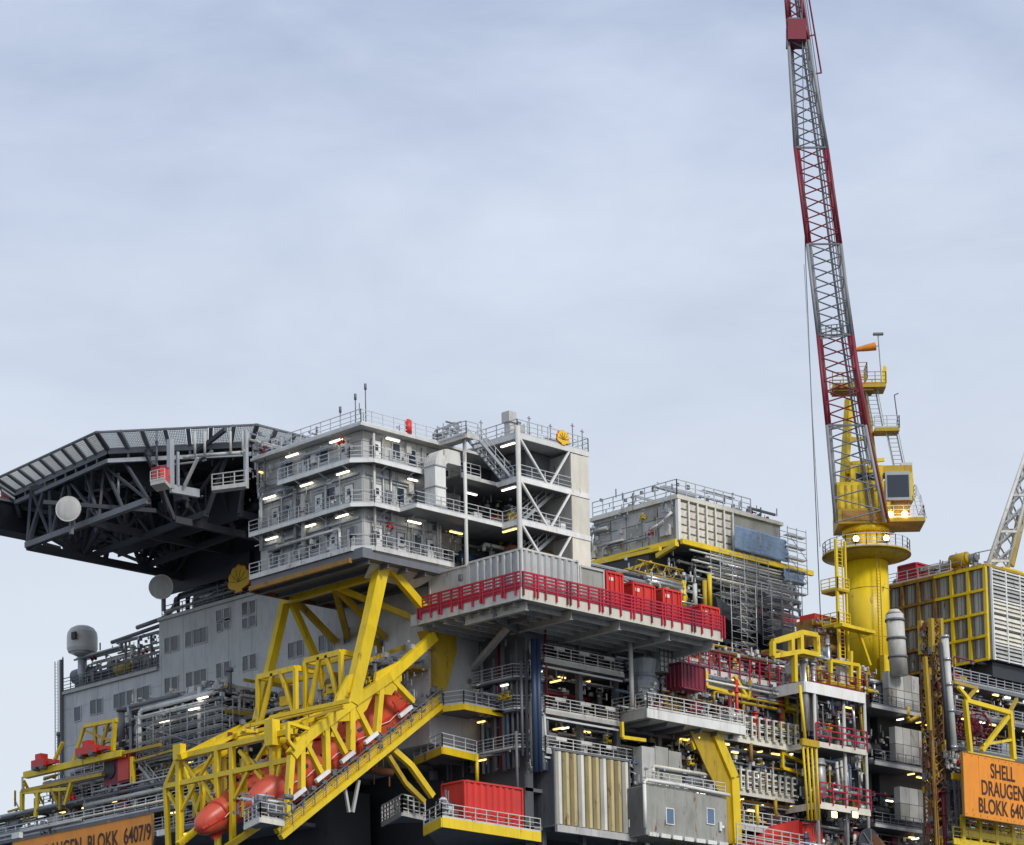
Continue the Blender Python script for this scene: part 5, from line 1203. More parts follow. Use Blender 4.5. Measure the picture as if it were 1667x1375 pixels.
# ================================================================ GRID MODULE with yellow frame
p0=U(1605,922,y=-11); xg=p0.x; yg=U(1445,960,x=xg).y; z1=p0.z; z0=U(1612,1073,y=-11).z
gm=thing('grid_module','boxy module with yellow grid frame on its left side and pale louvred right face','module',(xg,-11,z0))
bx('wall','steel',gm,xg+.1,xg+14,-10.9,yg,z0+.1,z1-.1)
nc,nr=6,4; cw=(yg+11)/nc; chh=(z1-z0)/nr
for i in range(nc):
    for j in range(nr):
        y_=-11+i*cw; z_=z0+j*chh
        bx('grid_panel','panel' if (i*3+j)%4 else 'box_grey',gm,xg+.02,xg+.1,y_+.32,y_+cw-.12,z_+.25,z_+chh-.12)
        for k_ in (0,1,2): bx('panel_rib','galv' if k_%2 else 'steel',gm,xg-.1,xg+.02,y_+.5+k_*cw*.26,y_+.5+k_*cw*.26+.22,z_+.3,z_+chh-.2)
for i in range(nc+1): bm('grid_post','yellow' if i<3 else 'rust_yellow',gm,(xg-.2,-11+i*cw,z0),(xg-.2,-11+i*cw,z1),.3,.3)
for j in range(nr+1):
    bm('grid_rail','yellow',gm,(xg-.26,-11.1,z0+j*chh),(xg-.26,-11+cw*3,z0+j*chh),.26,.26); bm('grid_rail','rust_yellow',gm,(xg-.26,-11+cw*3,z0+j*chh),(xg-.26,yg,z0+j*chh),.26,.26)
bx('corner_post','galv',gm,xg+.25,xg+.55,-11.25,-10.9,z0,z1)
lw=2.3; n6=6
for i in range(5):
    for j in range(n6):
        x_=xg+.7+i*lw; z_=z0+.2+j*(z1-z0-.3)/n6; hh_=(z1-z0-.3)/n6
        lp_=bx('louvre_panel','louvre' if 0<j<4 else 'steel',gm,x_+.06,x_+lw-.06,-11.0,-10.9,z_+.08,z_+hh_-.06)
        for q_ in range(3):
            zz_=z_+.2+q_*(hh_-.2)/3; B().poly([(x_+.1,-11.0,zz_),(x_+.1,-11.2,zz_-.04),(x_+.1,-11.0,zz_+.32)],(lw-.2,0,0)).build('slat','cream' if 0<j<4 else 'panel',lp_)
for i in range(6): bx('louvre_post','white',gm,xg+.6+i*lw,xg+.76+i*lw,-11.2,-11.03,z0,z1)
for j in (0,1,4,5,6): bm('louvre_rail','white',gm,(xg+.6,-11.16,z0+.15+j*(z1-z0-.3)/n6),(xg+12,-11.16,z0+.15+j*(z1-z0-.3)/n6),.1,.14)
bx('roof','yellow_old',gm,xg-.3,xg+14,-11.2,yg,z1+.01,z1+.25)
B().rail([(xg-.2,yg,z1+.25),(xg-.2,-7,z1+.25)],1.1,1.4,.03).build('roof_railing','rail',gm)
clutter(gm,xg+.5,xg+3,-9,yg-1,z1+.3,z1+1.6,251,26,['steel','yellow_old','galv','rail_dark'],80,'y')
bx('underframe','dark',gm,xg+1,xg+14,-10.6,yg,z0-1.5,z0)
rx=U(1478,935,x=xg+.3); rb2=container('red_roof_box','crimson box standing on the roof edge of the yellow grid module',xg+.1,xg+3.2,rx.y-1.2,rx.y+1.0,z1+.3,z1+2.0,'crimson','',cat='box')
# decks under the grid module, px 1545..1667
ud=thing('lower_right_decks','cluttered grey decks below the grid module at the right edge','module',(xg,-10,45))
for k,z_ in enumerate((z0-2.6,z0-5.6,z0-9,45.5,42.3)):
    bx('floor_plate','steel',ud,xg-5,xg+16,-10.4,-4,z_-.3,z_); B().rail([(xg-5,-10.4,z_),(xg+14,-10.4,z_)],1.2,1.4,.04,4).build('railing','galv',ud)
    clutter(ud,xg-4.5,xg+13,-10,-5,z_,z_+2.8,260+k,34,['galv','steel','yellow_old','cream','rail_dark','maroon','pipe_white'],160)
bx('core_fill','core',ud,xg-4,xg+16,-3.9,-2,38,z0-1.6)
# rusty lattice mast and silver pipes
ms=thing('rusty_mast','rusty lattice mast with worn yellow top beside the silver pipe','mast',tuple(U(1536,1400,y=-13)))
def PM(u,v,dy=0,dx=0): return U(u,v,y=-13)+Vector((dx,dy,0))
lb=B(); tA=[PM(1515,1012),PM(1530,1012),PM(1530,1012,1.2),PM(1515,1012,1.2)]; tB=[PM(1524,1400),PM(1541,1400),PM(1541,1400,1.2),PM(1524,1400,1.2)]
for a_,b_ in zip(tA,tB): B().beam(a_,b_,.17).build('chord','rust',ms)
lt_=B(); lattice(lt_,tA,tB,26,.05,.07,True,True); lt_.build('bracing','rust_yellow',ms)
tt=[p.lerp(q,.0) for p,q in zip(tA,tB)]; tq=[p.lerp(q,.13) for p,q in zip(tA,tB)]
for a_,b_ in zip(tt,tq): B().beam(a_+Vector((0,-.05,.3)),b_+Vector((0,-.05,0)),.42).build('yellow_top','yellow_old',ms)
g=random.Random(9)
for mt_,nb_2 in (('rust',90),('yellow_old',50),('steel',90),('maroon',30)):
    fb=B()
    for i in range(nb_2):
        f_=g.random(); p=tA[0].lerp(tB[0],f_).lerp(tA[1].lerp(tB[1],f_),g.uniform(-.3,1.3))+Vector((0,g.random(),0)); c_=g.uniform(.05,.18); fb.box(p.x-c_,p.x+c_,p.y-c_,p.y+c_,p.z-c_*2.2,p.z+c_*2.2)
    fb.build('clamps',mt_,ms,kind='stuff')
for q_ in range(4): B().tube(PM(1517+q_*4,1030,.5),PM(1525+q_*4,1400,.5),.09,6).build('hose',['steel','rust','dark','rust_yellow'][q_],ms)
for (u0,v0,u1,v1,mt,w_) in ((1500,1070,1508,1190,'yellow_old',.34),(1506,1090,1520,1400,'ochre',.16),(1512,1200,1524,1400,'rust_yellow',.16)):
    bm('mast_rail',mt,ms,PM(u0,v0,-.4),PM(u1,v1,-.4),w_)
sp_=thing('silver_pipe','long bright silver pipe with flanges standing right of the rusty mast','pipe',tuple(U(1553,1222,y=-14.5)))
a_,b_=U(1538,1036,y=-14.5),U(1553,1222,y=-14.5); B().tube(a_,b_,.33,14).build('pipe_shell','pipe_white',sp_)
for f_ in (0,.2,.42,.65,.97): c_=a_.lerp(b_,f_); d_=(b_-a_).normalized()*.12; B().tube(c_-d_,c_+d_,.42,14).build('flange','silver',sp_)
B().tube(a_+Vector((-.5,.2,-.6)),b_+Vector((-.5,.2,0)),.2,10).build('side_pipe','dark',sp_)
cl_=thing('valve_cluster','grey valve cluster and pipe bundle hanging under the silver pipe','valves',tuple(U(1560,1260,y=-14)))
a=U(1555,1225,y=-14); clutter(cl_,a.x-.8,a.x+.9,-14.2,-13,a.z-1.6,a.z,271,10,['panel_light','galv','silver'],40)
for k in range(4): B().tube(U(1552+k*6,1255,y=-13.5),U(1560+k*6,1390,y=-13.5),.14,8).build('pipe',['steel','rail_dark','galv','steel'][k],cl_)
bx('yellow_plate','yellow',cl_,a.x-.9,a.x+1.4,-14.3,-14.1,a.z-2.6,a.z-2.0)
clutter(cl_,a.x-1,a.x+2.5,-13.4,-12.4,a.z-9,a.z-2,272,16,['steel','rail_dark','maroon','dark'],70)

# ================================================================ SIGNS
def textobj(txt, size, mat, parent, origin, xd, sx=1.0):
    cu=bpy.data.curves.new('lettering','FONT'); cu.body=txt; cu.size=size; cu.align_x='CENTER'; cu.extrude=.012; cu.offset=.012*size
    o=bpy.data.objects.new('tmp',cu); COL.objects.link(o); dg=bpy.context.evaluated_depsgraph_get(); dg.update()
    me=bpy.data.meshes.new_from_object(o.evaluated_get(dg)); bpy.data.objects.remove(o)
    xd=Vector(xd); zd=Vector((0,0,1)); nd=xd.cross(zd)
    M=Matrix((xd*sx,zd,nd)).transposed().to_4x4(); me.transform(Matrix.Translation(Vector(origin)-BASE[parent.name])@M); me.materials.clear(); me.materials.append(MATS[mat])
    t_=bpy.data.objects.new('lettering',me); COL.objects.link(t_); t_.parent=parent; return t_
YS=-16.0
s0=U(1567,1224,y=YS); s1=U(1576,1328,y=YS)
zt2,zb2=s0.z,s1.z; W_=12.6
sg=thing('orange_sign','big orange sign reading SHELL DRAUGEN BLOKK 6407/9 at the right edge','sign',(s0.x,YS,zb2))
bx('sign_board','sign',sg,s0.x,s0.x+W_,YS,YS+.12,zb2,zt2)
fr=B(); fr.box(s0.x-.08,s0.x,YS-.05,YS+.2,zb2,zt2).box(s0.x-.08,s0.x+W_,YS-.05,YS+.2,zt2,zt2+.07).box(s0.x-.08,s0.x+W_,YS-.05,YS+.2,zb2-.08,zb2); fr.build('frame','ochre',sg)
Hs=zt2-zb2
for k,(tx_,cx_) in enumerate((('SHELL',6.1),('DRAUGEN',6.05),('BLOKK 6407/9',6.6))):
    textobj(tx_,1.95,'ink',sg,(s0.x+cx_,YS-.03,zt2-Hs*(.24+.29*k)-.5),(1,0,0),.74)
for i in range(1,5): bx('panel_joint','ochre',sg,s0.x+i*2.4,s0.x+i*2.4+.03,YS-.012,YS-.004,zb2+.05,zt2-.05)
for i in range(12):
    for zz_ in (zb2+.2,zt2-.2): B().tube((s0.x+.3+i*1.05,YS-.05,zz_),(s0.x+.3+i*1.05,YS,zz_),.05,6).build('bolt','steel',sg)
for i in range(4): bx('sign_bracket','steel',sg,s0.x+1+i*3,s0.x+1.2+i*3,YS+.12,YS+.7,zb2+.2,zt2-.2)
st2=thing('sign_truss','yellow open truss carrying the orange sign at the right edge','truss',(s0.x+1,YS+1.2,zt2))
P2_=lambda u,v,y=YS+1.0:U(u,v,y=y)
for a_,c_,w_ in (((1572,1140),(1644,1160),.4),((1571,1140),(1580,1228),.42),((1644,1158),(1650,1236),.42),((1641,1166),(1598,1222),.4),((1586,1145),(1642,1162),.25),((1574,1226),(1650,1240),.35),((1560,1118),(1580,1142),.3),((1600,1212),(1648,1204),.25)):
    bm('truss_member','yellow',st2,P2_(*a_),P2_(*c_),w_)
for a_,c_ in (((1572,1140),(1590,1120)),((1644,1158),(1655,1138)),((1552,1110),(1590,1120))): bm('truss_member','yellow_old',st2,P2_(*a_),P2_(*c_,YS+4),.3)
ty=thing('hose_drum','dark maroon hose drum half hidden behind the yellow sign truss','drum',tuple(U(1580,1175,y=-12)))
a=U(1583,1180,y=-12.4); B().tube(a,a+Vector((2.2,1.2,0)),.7,24).build('drum_shell','boom_red',ty); 
for q_ in range(2):
    o_=a+Vector((2.2,1.2,0))*q_; dn_=Vector((2.2,1.2,0)).normalized(); s1_=dn_.cross(Z_:=Vector((0,0,1))).normalized(); rw=B()
    for i in range(24):
        e_=lambda t,r_:o_+s1_*math.cos(t)*r_+Z_*math.sin(t)*r_
        rw.tube(e_(math.tau*i/24,1.5),e_(math.tau*(i+1)/24,1.5),.09,6)
        if i%3==0: rw.tube(o_,e_(math.tau*i/24,1.5),.06,5)
    rw.build('flange','maroon',ty)
# decks under the sign
yk=thing('yellow_deck','bright yellow edged grating deck under the orange sign in the corner','deck',tuple(U(1550,1372,y=-14)))
for (u0,v0) in ((1552,1366),(1566,1352)):
    a=U(u0,v0,y=-14); bx('grating','galv',yk,a.x,a.x+16,-13.9,-10.5,a.z-.25,a.z-.1); bm('edge_beam','yellow',yk,(a.x,-14,a.z-.2),(a.x+16,-14,a.z-.2),.15,.5); B().rail([(a.x,-14,a.z),(a.x+16,-14,a.z)],1.2,1.3,.04,3).build('railing','yellow',yk)
for i in range(5): bx('post','yellow',yk,a.x+i*2.6,a.x+i*2.6+.45,-14.1,-13.8,a.z-1.1,a.z+1.5)
clutter(yk,a.x,a.x+14,-13.6,-11,a.z-4,a.z+3.4,281,40,['galv','yellow_old','yellow','cream','steel'],160)

# left sign (faces left), lettering continues out of the frame
XS=-3.0
l0=U(247,1325,x=XS); l1=U(248,1370,x=XS); Lw=20.5; hS=2.7
ls=thing('orange_sign','long orange sign ending in BLOKK 6407/9, cut off by the bottom left corner','sign',(XS,l0.y,l0.z-hS))
bx('sign_board','sign',ls,XS,XS+.12,l0.y,l0.y+Lw,l0.z-hS,l0.z); bx('frame','ochre',ls,XS-.04,XS+.16,l0.y-.12,l0.y,l0.z-hS,l0.z+.05); bx('frame','ochre',ls,XS-.04,XS+.16,l0.y,l0.y+Lw,l0.z+.005,l0.z+.08)
textobj('SHELL  DRAUGEN  BLOKK  6407/9',2.0,'ink',ls,(XS-.03,l0.y+10.6,l0.z-hS+.55),(0,-1,0),.70)
for i in range(6): bx('sign_bracket','steel',ls,XS+.12,XS+.8,l0.y+1+i*3.5,l0.y+1.2+i*3.5,l0.z-hS+.2,l0.z-.1)

# ================================================================ LEFT GANTRY AND DECK CLUTTER
XL=1.5
def PL(u,v,x=XL): return U(u,v,x=x)
ly=thing('yellow_gantry','long yellow hoist gantry with two red trolleys at the lower left','gantry',tuple(PL(200,1300)))
for a_,c_,w_,mt in (((42,1262),(200,1226),.9,'yellow'),((200,1226),(262,1212),.45,'yellow_old'),((36,1288),(168,1260),.5,'yellow_old'),((36,1288),(36,1318),.5,'yellow'),((36,1290),(110,1284),.45,'yellow'),((62,1290),(58,1330),.45,'yellow'),((138,1182),(190,1172),.5,'yellow'),((137,1184),(120,1238),.4,'yellow'),((155,1180),(155,1218),.4,'yellow_old'),((176,1178),(164,1220),.4,'yellow_old'),((187,1172),(184,1222),.5,'yellow'),((140,1190),(186,1208),.3,'yellow_old'),((102,1208),(88,1240),.4,'yellow'),((216,1232),(216,1275),.55,'yellow'),((85,1285),(95,1310),.45,'yellow_old'),((98,1280),(98,1318),.4,'yellow_old'),((118,1268),(106,1310),.45,'yellow'),((215,1240),(300,1216),.3,'yellow_old')):
    bm('gantry_beam',mt,ly,PL(*a_),PL(*c_),w_*.68,w_*.66)
for i in range(34):
    u_=rnd.uniform(10,255); v_=rnd.uniform(1262,1330); dx_=rnd.choice([(0,rnd.uniform(12,34)),(rnd.uniform(15,45),-rnd.uniform(3,9)),(10,20)])
    bm('gantry_bracket',rnd.choice(['yellow','yellow_old','yellow_old','ochre','rail','galv']),ly,PL(u_,v_,rnd.uniform(1.8,4)),PL(u_+dx_[0],v_+dx_[1],rnd.uniform(1.8,4)),rnd.uniform(.1,.26))
for k,(u,v) in enumerate(((68,1243),(145,1222))):
    a=PL(u,v,XL-.4); rt_=thing('red_trolley',['small orange red trolley on the left end of the yellow gantry','larger red trolley below the yellow crossbars of the gantry'][k],'trolley',tuple(a))
    L_=2.0+.9*k
    B().box(a.x-.5,a.x+.5,a.y-L_/2,a.y+L_/2,a.z-.35,a.z+.35).build('body','red',rt_); B().box(a.x-.4,a.x+.4,a.y-.4,a.y+.5,a.z+.35,a.z+.9).build('hoist_box','red',rt_); B().beam((a.x,a.y-L_/2-1.4,a.z-.1),(a.x,a.y-L_/2,a.z-.1),.5,.3).build('arm','logo_red',rt_)
    for s_ in (-1,1): B().tube((a.x-.6,a.y+s_*L_*.3,a.z-.4),(a.x+.6,a.y+s_*L_*.3,a.z-.4),.25,12).build('wheel','steel',rt_)
a=PL(190,1255,XL+.6); rv=thing('red_drum','dull red upright drum behind the gantry with a black round opening','drum',tuple(a))
B().box(a.x,a.x+2,a.y-2.0,a.y+1.9,a.z-1.2,a.z+1.7).build('body','maroon',rv); B().box(a.x-.12,a.x-.01,a.y-1.9,a.y-.3,a.z-1.0,a.z+1.5).build('hatch','logo_red',rv); B().tube(a+Vector((-.12,1.0,.2)),a+Vector((0,1.0,.2)),.8,18).build('opening','dark',rv); bx('panel','maroon',rv,a.x-.1,a.x-.01,a.y-1.6,a.y-.2,a.z-3.6,a.z-1.6)
lc=thing('left_process_decks','dense grey pipework decks behind the left orange sign','module',tuple(PL(120,1400)))
for k,(v_,x_) in enumerate(((1225,4.5),(1265,3.5),(1300,2.5),(1338,1.0),(1375,.5))):
    z_=U(150,v_,x=x_).z; bx('floor_plate','steel',lc,x_,x_+8,16,[43,44,49,62,62][k],z_-.3,z_)
    if k>0: B().rail([(x_,22 if k<3 else 18,z_),(x_,[43,44,49,62,62][k],z_)],1.2,1.5,.035,4).build('railing','rail' if k%2 else 'galv',lc)
    nx_=[24,46,60,60,40][k]; ylim=[(26,42),(27,44),(22,48),(18,60),(17,60)][k]
    clutter(lc,x_+.2,x_+3,ylim[0],ylim[1],z_,z_+3,300+k,nx_,['steel','rail_dark','galv','rail_dark','yellow_old','steel','panel','pipe_white','dark','cream'],260,'y')
bx('core_fill','core',lc,9,14,15,50,38,47.5)
for (u,v) in ((25,1360),(262,1355)):
    p_=U(u,v,x=-3.2); B().box(p_.x,p_.x+.4,p_.y-.6,p_.y+.6,p_.z-.25,p_.z+.25).build('float_light','white',lc)
zz_l=[U(150,v_,x=x_).z for v_,x_ in ((1225,4.5),(1265,3.5),(1300,2.5),(1338,1.0),(1375,.5))]
for i in range(24):
    k=rnd.choice([0,1,2,3,4]); xk_=(4.5,3.5,2.5,1.0,.5)[k]; lamp(lc,(xk_+.5,rnd.uniform(24,(43,44,48,58,58)[k]-1),zz_l[k]-.45),'y',.9,rnd.random()<.4)
for i in range(26):
    z_=rnd.choice([top_z-1.25,zd[0]-.6,zd[1]-.6,zd[2]-.6,zd[0]-.6]); lamp(pd,(rnd.uniform(xa,xb),YD+rnd.uniform(.3,1.6),z_),rnd.choice('xy'),rnd.choice([.6,.9,1.1]),rnd.random()<.5)
for z_ in (U(1418,1145,y=YQ).z,U(1424,1238,y=YQ).z,U(1424,1340,y=YQ).z):
    for i in range(4): lamp(rd,(a0.x+1+i*1.7+rnd.random(),YQ+rnd.uniform(.3,2),z_-.4),rnd.choice('xy'),.8,rnd.random()<.5)
for z_ in (z0-2.6,z0-5.6,z0-9):
    for i in range(5): lamp(ud,(xg-4+i*2.6+rnd.random(),-10.2,z_-.45),'x',.9,rnd.random()<.4)
for z_,nl_ in ((56.9,3),(52.5,3),(49.1,4)):
    for i in range(nl_): lamp(process_root,(18.5+i*2.7+rnd.random(),-1.2,z_-.5),rnd.choice('xy'),.9,rnd.random()<.6)
# small stair and pedestal masts
a,b_=U(226,1246,x=2.2),U(262,1290,x=2.2); stp=B()
stairs(lc,a,b_+Vector((0,0,0)),1.0,side='x')
for (u,v0,v1,r_) in ((198,1155,1215,.3),(374,1090,1130,.2),(294,1133,1150,.15),(95,1195,1225,.12)):
    B().tube(U(u,v1,x=4),U(u,v0,x=4),r_,10).tube(U(u,v0+3,x=4),U(u,v0-3,x=4),r_*1.7,10).build('vent_mast','steel',lc)
# scaffolded pipe deck left of the lifeboats (px 215..420, y 1110..1250)
pk=thing('pipe_bay','grey bay of stacked horizontal pipes wrapped in scaffolding below the windowed wall','pipe rack',(3,20,46))
xk=3.5; c0=U(362,1165,x=xk); yk0=c0.y; yl0=U(215,1195,x=xk).y
for k in range(9):
    z_=c0.z+2.2-k*.95
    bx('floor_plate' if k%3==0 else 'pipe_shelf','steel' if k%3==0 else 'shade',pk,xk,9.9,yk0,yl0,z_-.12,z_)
    for q_ in range(2):
        B().tube((xk-.1+q_*.3,yk0,z_+.3+q_*.25),(xk-.1+q_*.3,yl0-(k%4)*1.4,z_+.3+q_*.25),.14,8).build('pipe',rnd.choice(['rail_dark','steel','panel','galv']),pk)
        B().tube((xk+q_,yk0-.15,z_+.3+q_*.25),(9.6,yk0-.15,z_+.3+q_*.25),.14,8).build('pipe',rnd.choice(['rail_dark','steel','panel']),pk)
for k in range(11): bx('equipment_box',rnd.choice(['panel','panel_light','steel','white','rail_dark']),pk,xk+.1,xk+1,yk0+.6+k*1.15,yk0+1.3+k*1.15,c0.z+2.3,c0.z+2.9+.6*rnd.random())
clutter(pk,xk-.3,xk+.6,yk0,yl0,c0.z-5,c0.z+3.4,321,50,['steel','rail_dark','panel','galv','dark','white'],260,'y')
clutter(pk,xk,9.5,yk0-.5,yk0,c0.z-4,c0.z+3,322,26,['steel','rail_dark','panel','galv','yellow_old'],120)
bm('yellow_edge','yellow_old',pk,(xk,yk0-.4,c0.z+.4),(9.8,yk0-.4,c0.z+.4),.2,.4); bm('yellow_edge','yellow_old',pk,(xk+2,yk0-.5,c0.z+3.4),(9.8,yk0-.5,c0.z+3.4),.2,.25)
for u,v in ((316,1152),(268,1172),(330,1134)): lamp(pk,U(u,v,x=xk-.5),'y',1.5)
scaffold('scaffold of thin tubes in front of the stacked pipes below the windowed wall',222,362,1180,1240,0,5,4,along='y',xx=xk-1.4)

# ================================================================ MAIN CRANE
YC=-2.0
c0=U(1411,915,y=YC); cb=U(1418,1112,y=YC)
cx0,cy0=c0.x,YC
cr_=thing('pedestal_crane','tall yellow pedestal crane with raised lattice boom banded grey and dark red','crane',(cx0,cy0,cb.z))
Rp=2.05
B().tube((cx0,cy0,cb.z-.5),(cx0,cy0,c0.z),Rp,40).build('pedestal','yellow',cr_)
for zz in (cb.z+4.2,cb.z+9): B().tube((cx0,cy0,zz),(cx0,cy0,zz+.06),Rp+.02,40).build('weld_band','yellow_old',cr_)
ld=B(); ladder(ld,(cx0-1.2,cy0-2.3,cb.z),(cx0-1.2,cy0-2.3,c0.z),.5,(1,0,0)); ld.build('ladder','yellow_old',cr_)
bx('base_box','yellow',cr_,cx0-1.2,cx0+2.4,cy0-2.6,cy0-2.1,cb.z-.6,cb.z+2.2)
# camera-independent crane frame: r = right, f = front of the crane house
rD=Vector((.707,-.707,0)); fD=Vector((-.707,-.707,0)); Z=Vector((0,0,1))
C_=Vector((cx0,cy0,0))
def K(a,b,z): return C_+rD*a+fD*b+Z*z
def kz(v): return U(1411,v,y=YC).z
zp=kz(905)
B().tube(K(0,0,zp-.7),K(0,0,zp-.1),Rp+.2,40,4.2).tube(K(0,0,zp-.1),K(0,0,zp+.05),4.3,40).build('ring_platform','yellow_old',cr_)
rl=B(); n=26
rp_=[K(math.cos(i*math.tau/n)*4.2,math.sin(i*math.tau/n)*4.2,zp+.05) for i in range(n+1)]
rl.rail(rp_,1.2,1.2,.03,3); rl.build('ring_railing','rail',cr_)
B().tube(K(0,0,zp),K(0,0,kz(872)),2.05,36).tube(K(0,0,kz(872)),K(0,0,kz(862)),2.3,36).build('slew_ring','yellow',cr_)
for a_ in (-1.6,1.3):
    p_=K(a_+.3,2.3,kz(888)); B().box(p_.x-.3,p_.x+.3,p_.y-.3,p_.y+.3,p_.z-.3,p_.z+.3).build('floodlight','steel',cr_); q_=p_+fD*.45; B().tube(q_,q_+fD*.08,.28,12).build('flood_lens','flood',cr_)
zh0,zh1=kz(862),kz(800)
def kbox(name,mat,a0,a1,b0,b1,z0_,z1_,par=None):
    P=[K(a0,b0,z0_),K(a1,b0,z0_),K(a1,b1,z0_),K(a0,b1,z0_)]; return B().poly(P,(0,0,z1_-z0_)).build(name,mat,par or cr_)
kbox('house_base','yellow_old',-2.9,3.0,-2.2,2.4,zh0,kz(838))
kbox('machinery_house','yellow',-2.9,2.2,-2.0,2.2,kz(838),kz(795))
for i in range(8): kbox('house_rib','yellow_old',-2.8+i*.64,-2.6+i*.64,2.2,2.28,kz(836),kz(800))
kbox('house_panel','ochre',-2.5,2.3,2.4,2.46,kz(858),kz(842))
kbox('louvre_box','yellow',-1.5,1.6,-1.6,2.0,kz(795),kz(768)); kbox('louvre_dark','dark',-1.0,1.2,2.0,2.06,kz(792),kz(780))
for a_,b__ in (((-1.0,792),(1.2,780)),((-1.0,780),(1.2,792))): bm('louvre_brace','galv',cr_,K(a_[0],2.12,kz(a_[1])),K(b__[0],2.12,kz(b__[1])),.1)
K_=lambda a,b,z:K(a-1.15,b,z)
kbox_=lambda n_,m_,a0,a1,*r_:kbox(n_,m_,a0-1.15,a1-1.15,*r_)
# operator cab to the right
kbox_('cab_floor','yellow_old',2.4,6.6,-1.5,2.6,kz(861.4),kz(855)); kbox_('cab','yellow',3.2,5.6,-.6,2.2,kz(826),kz(782))
cbf=kbox_('cab_window_frame','galv',2.9,5.3,2.2,2.34,kz(826),kz(780)); kbox_('cab_window','glass',3.1,5.15,2.34,2.4,kz(821),kz(786))
kbox_('cab_side_window','glass',5.61,5.68,.0,1.8,kz(815),kz(790)); kbox_('cab_lower','ochre',2.9,5.2,.4,2.0,kz(855),kz(826))
kbox_('cab_roof','yellow_old',2.4,5.6,-.4,1.8,kz(780),kz(768)); kbox_('air_unit','panel_light',4.6,5.7,-.4,1.4,kz(776),kz(762))
r_=B(); r_.rail([K_(5.8,-1,kz(820)),K_(5.8,2.2,kz(820))],1.2,1,.03).rail([K_(6.5,-1.4,kz(855)),K_(6.5,2.5,kz(855)),K_(2.6,2.5,kz(855))],1.2,1,.03,3).rail([K_(5.9,2.2,kz(820)),K_(6.5,2.4,kz(855))],1.1,1,.03,3,False); r_.build('cab_railing','rail',cr_)
ls_=B(); ladder(ls_,K_(5.9,2.3,kz(818)),K_(6.4,2.4,kz(856)),.7,rD,.04); ls_.build('cab_ladder','rail',cr_)
for a_ in (3.2,4.6): p_=K_(a_,2.7,kz(856)+.35); B().tube(p_,p_+fD*.1,.3,12).build('flood_lens','flood',cr_)

# A frame (gantry) behind the boom
apz=kz(632); AP=K(-.3,-1.2,apz)
bm('a_frame_leg','yellow',cr_,K(-2.1,.8,kz(800)),K(-1.1,-.6,kz(650)),.62); bm('a_frame_leg','yellow_old',cr_,K(1.6,-1.8,kz(795)),K(.6,-1.6,kz(640)),.45)
for v1,v2 in ((715,712),(722,705)): bm('a_frame_tie','yellow_old',cr_,K(-1.6,.2,kz(v1)),K(.9,-1.4,kz(v2)),.25)
for v1 in (755,768): bm('house_beam','yellow',cr_,K(-1.8,1.0,kz(v1+6)),K(1.9,1.0,kz(v1)),.35)
K__=lambda a,b,z:K(a-1.3,b,z)
kbox__=lambda n_,m_,a0,a1,*r_:kbox(n_,m_,a0-1.3,a1-1.3,*r_)
kbox__('a_frame_head','ochre',-1.3,2.6,-2.4,-.4,kz(636),kz(628)); kbox__('top_platform','yellow_old',-1.4,3.8,-2.6,-.2,kz(632),kz(627))
r_=B(); r_.rail([K__(-1.4,-.2,kz(627)),K__(3.8,-.2,kz(627)),K__(3.8,-2.6,kz(627)),K__(-1.4,-2.6,kz(627))],1.2,1,.03,3); r_.rail([K__(1,-.2,kz(618)),K__(2,-.2,kz(618)),K__(2,-2.6,kz(618))],1.6,.8,.03,4); r_.build('top_railing','yellow_old',cr_)
B().poly([K__(3.2,-.2,kz(625)),K__(3.9,-.2,kz(625)),K__(3.9,-.2,kz(600)),K__(3.6,-.2,kz(598))],-fD*.1).build('mast_bracket','yellow',cr_)
bm('windsock_mast','rail',cr_,K__(3.4,-.2,kz(625)),K__(3.2,-.2,kz(548)),.12); kbox__('mast_head','steel',2.7,3.7,-.4,0,kz(549),kz(546))
# ladders with intermediate platform
for (a0,v0,a1,v1) in ((2.4,628,3.0,690),(4.3,698,5.0,765)):
    lb=B(); ladder(lb,K__(a0,-1.2,kz(v0)),K__(a1,-1.2,kz(v1)),.9,rD,.055,.42); lb.build('ladder','galv',cr_)
    hb=B(); hb.beam(K__(a0+.6,-.9,kz(v0)),K__(a1+.6,-.9,kz(v1)),.06).beam(K__(a0-.6,-.9,kz(v0)),K__(a1-.6,-.9,kz(v1)),.06); hb.build('ladder_guard','rail',cr_)
kbox__('mid_platform','yellow_old',2.6,5.0,-2.2,-.4,kz(702),kz(697)); r_=B(); r_.rail([K__(2.6,-.4,kz(697)),K__(5.0,-.4,kz(697)),K__(5.0,-2.2,kz(697))],1.2,1,.03,3); r_.build('mid_railing','rail',cr_)
bm('antenna','steel',cr_,K__(4.9,-.4,kz(697)),K__(4.6,-.4,kz(645)),.08); bm('antenna','steel',cr_,K__(4.6,-.4,kz(645)),K__(5.0,-.4,kz(642)),.1)
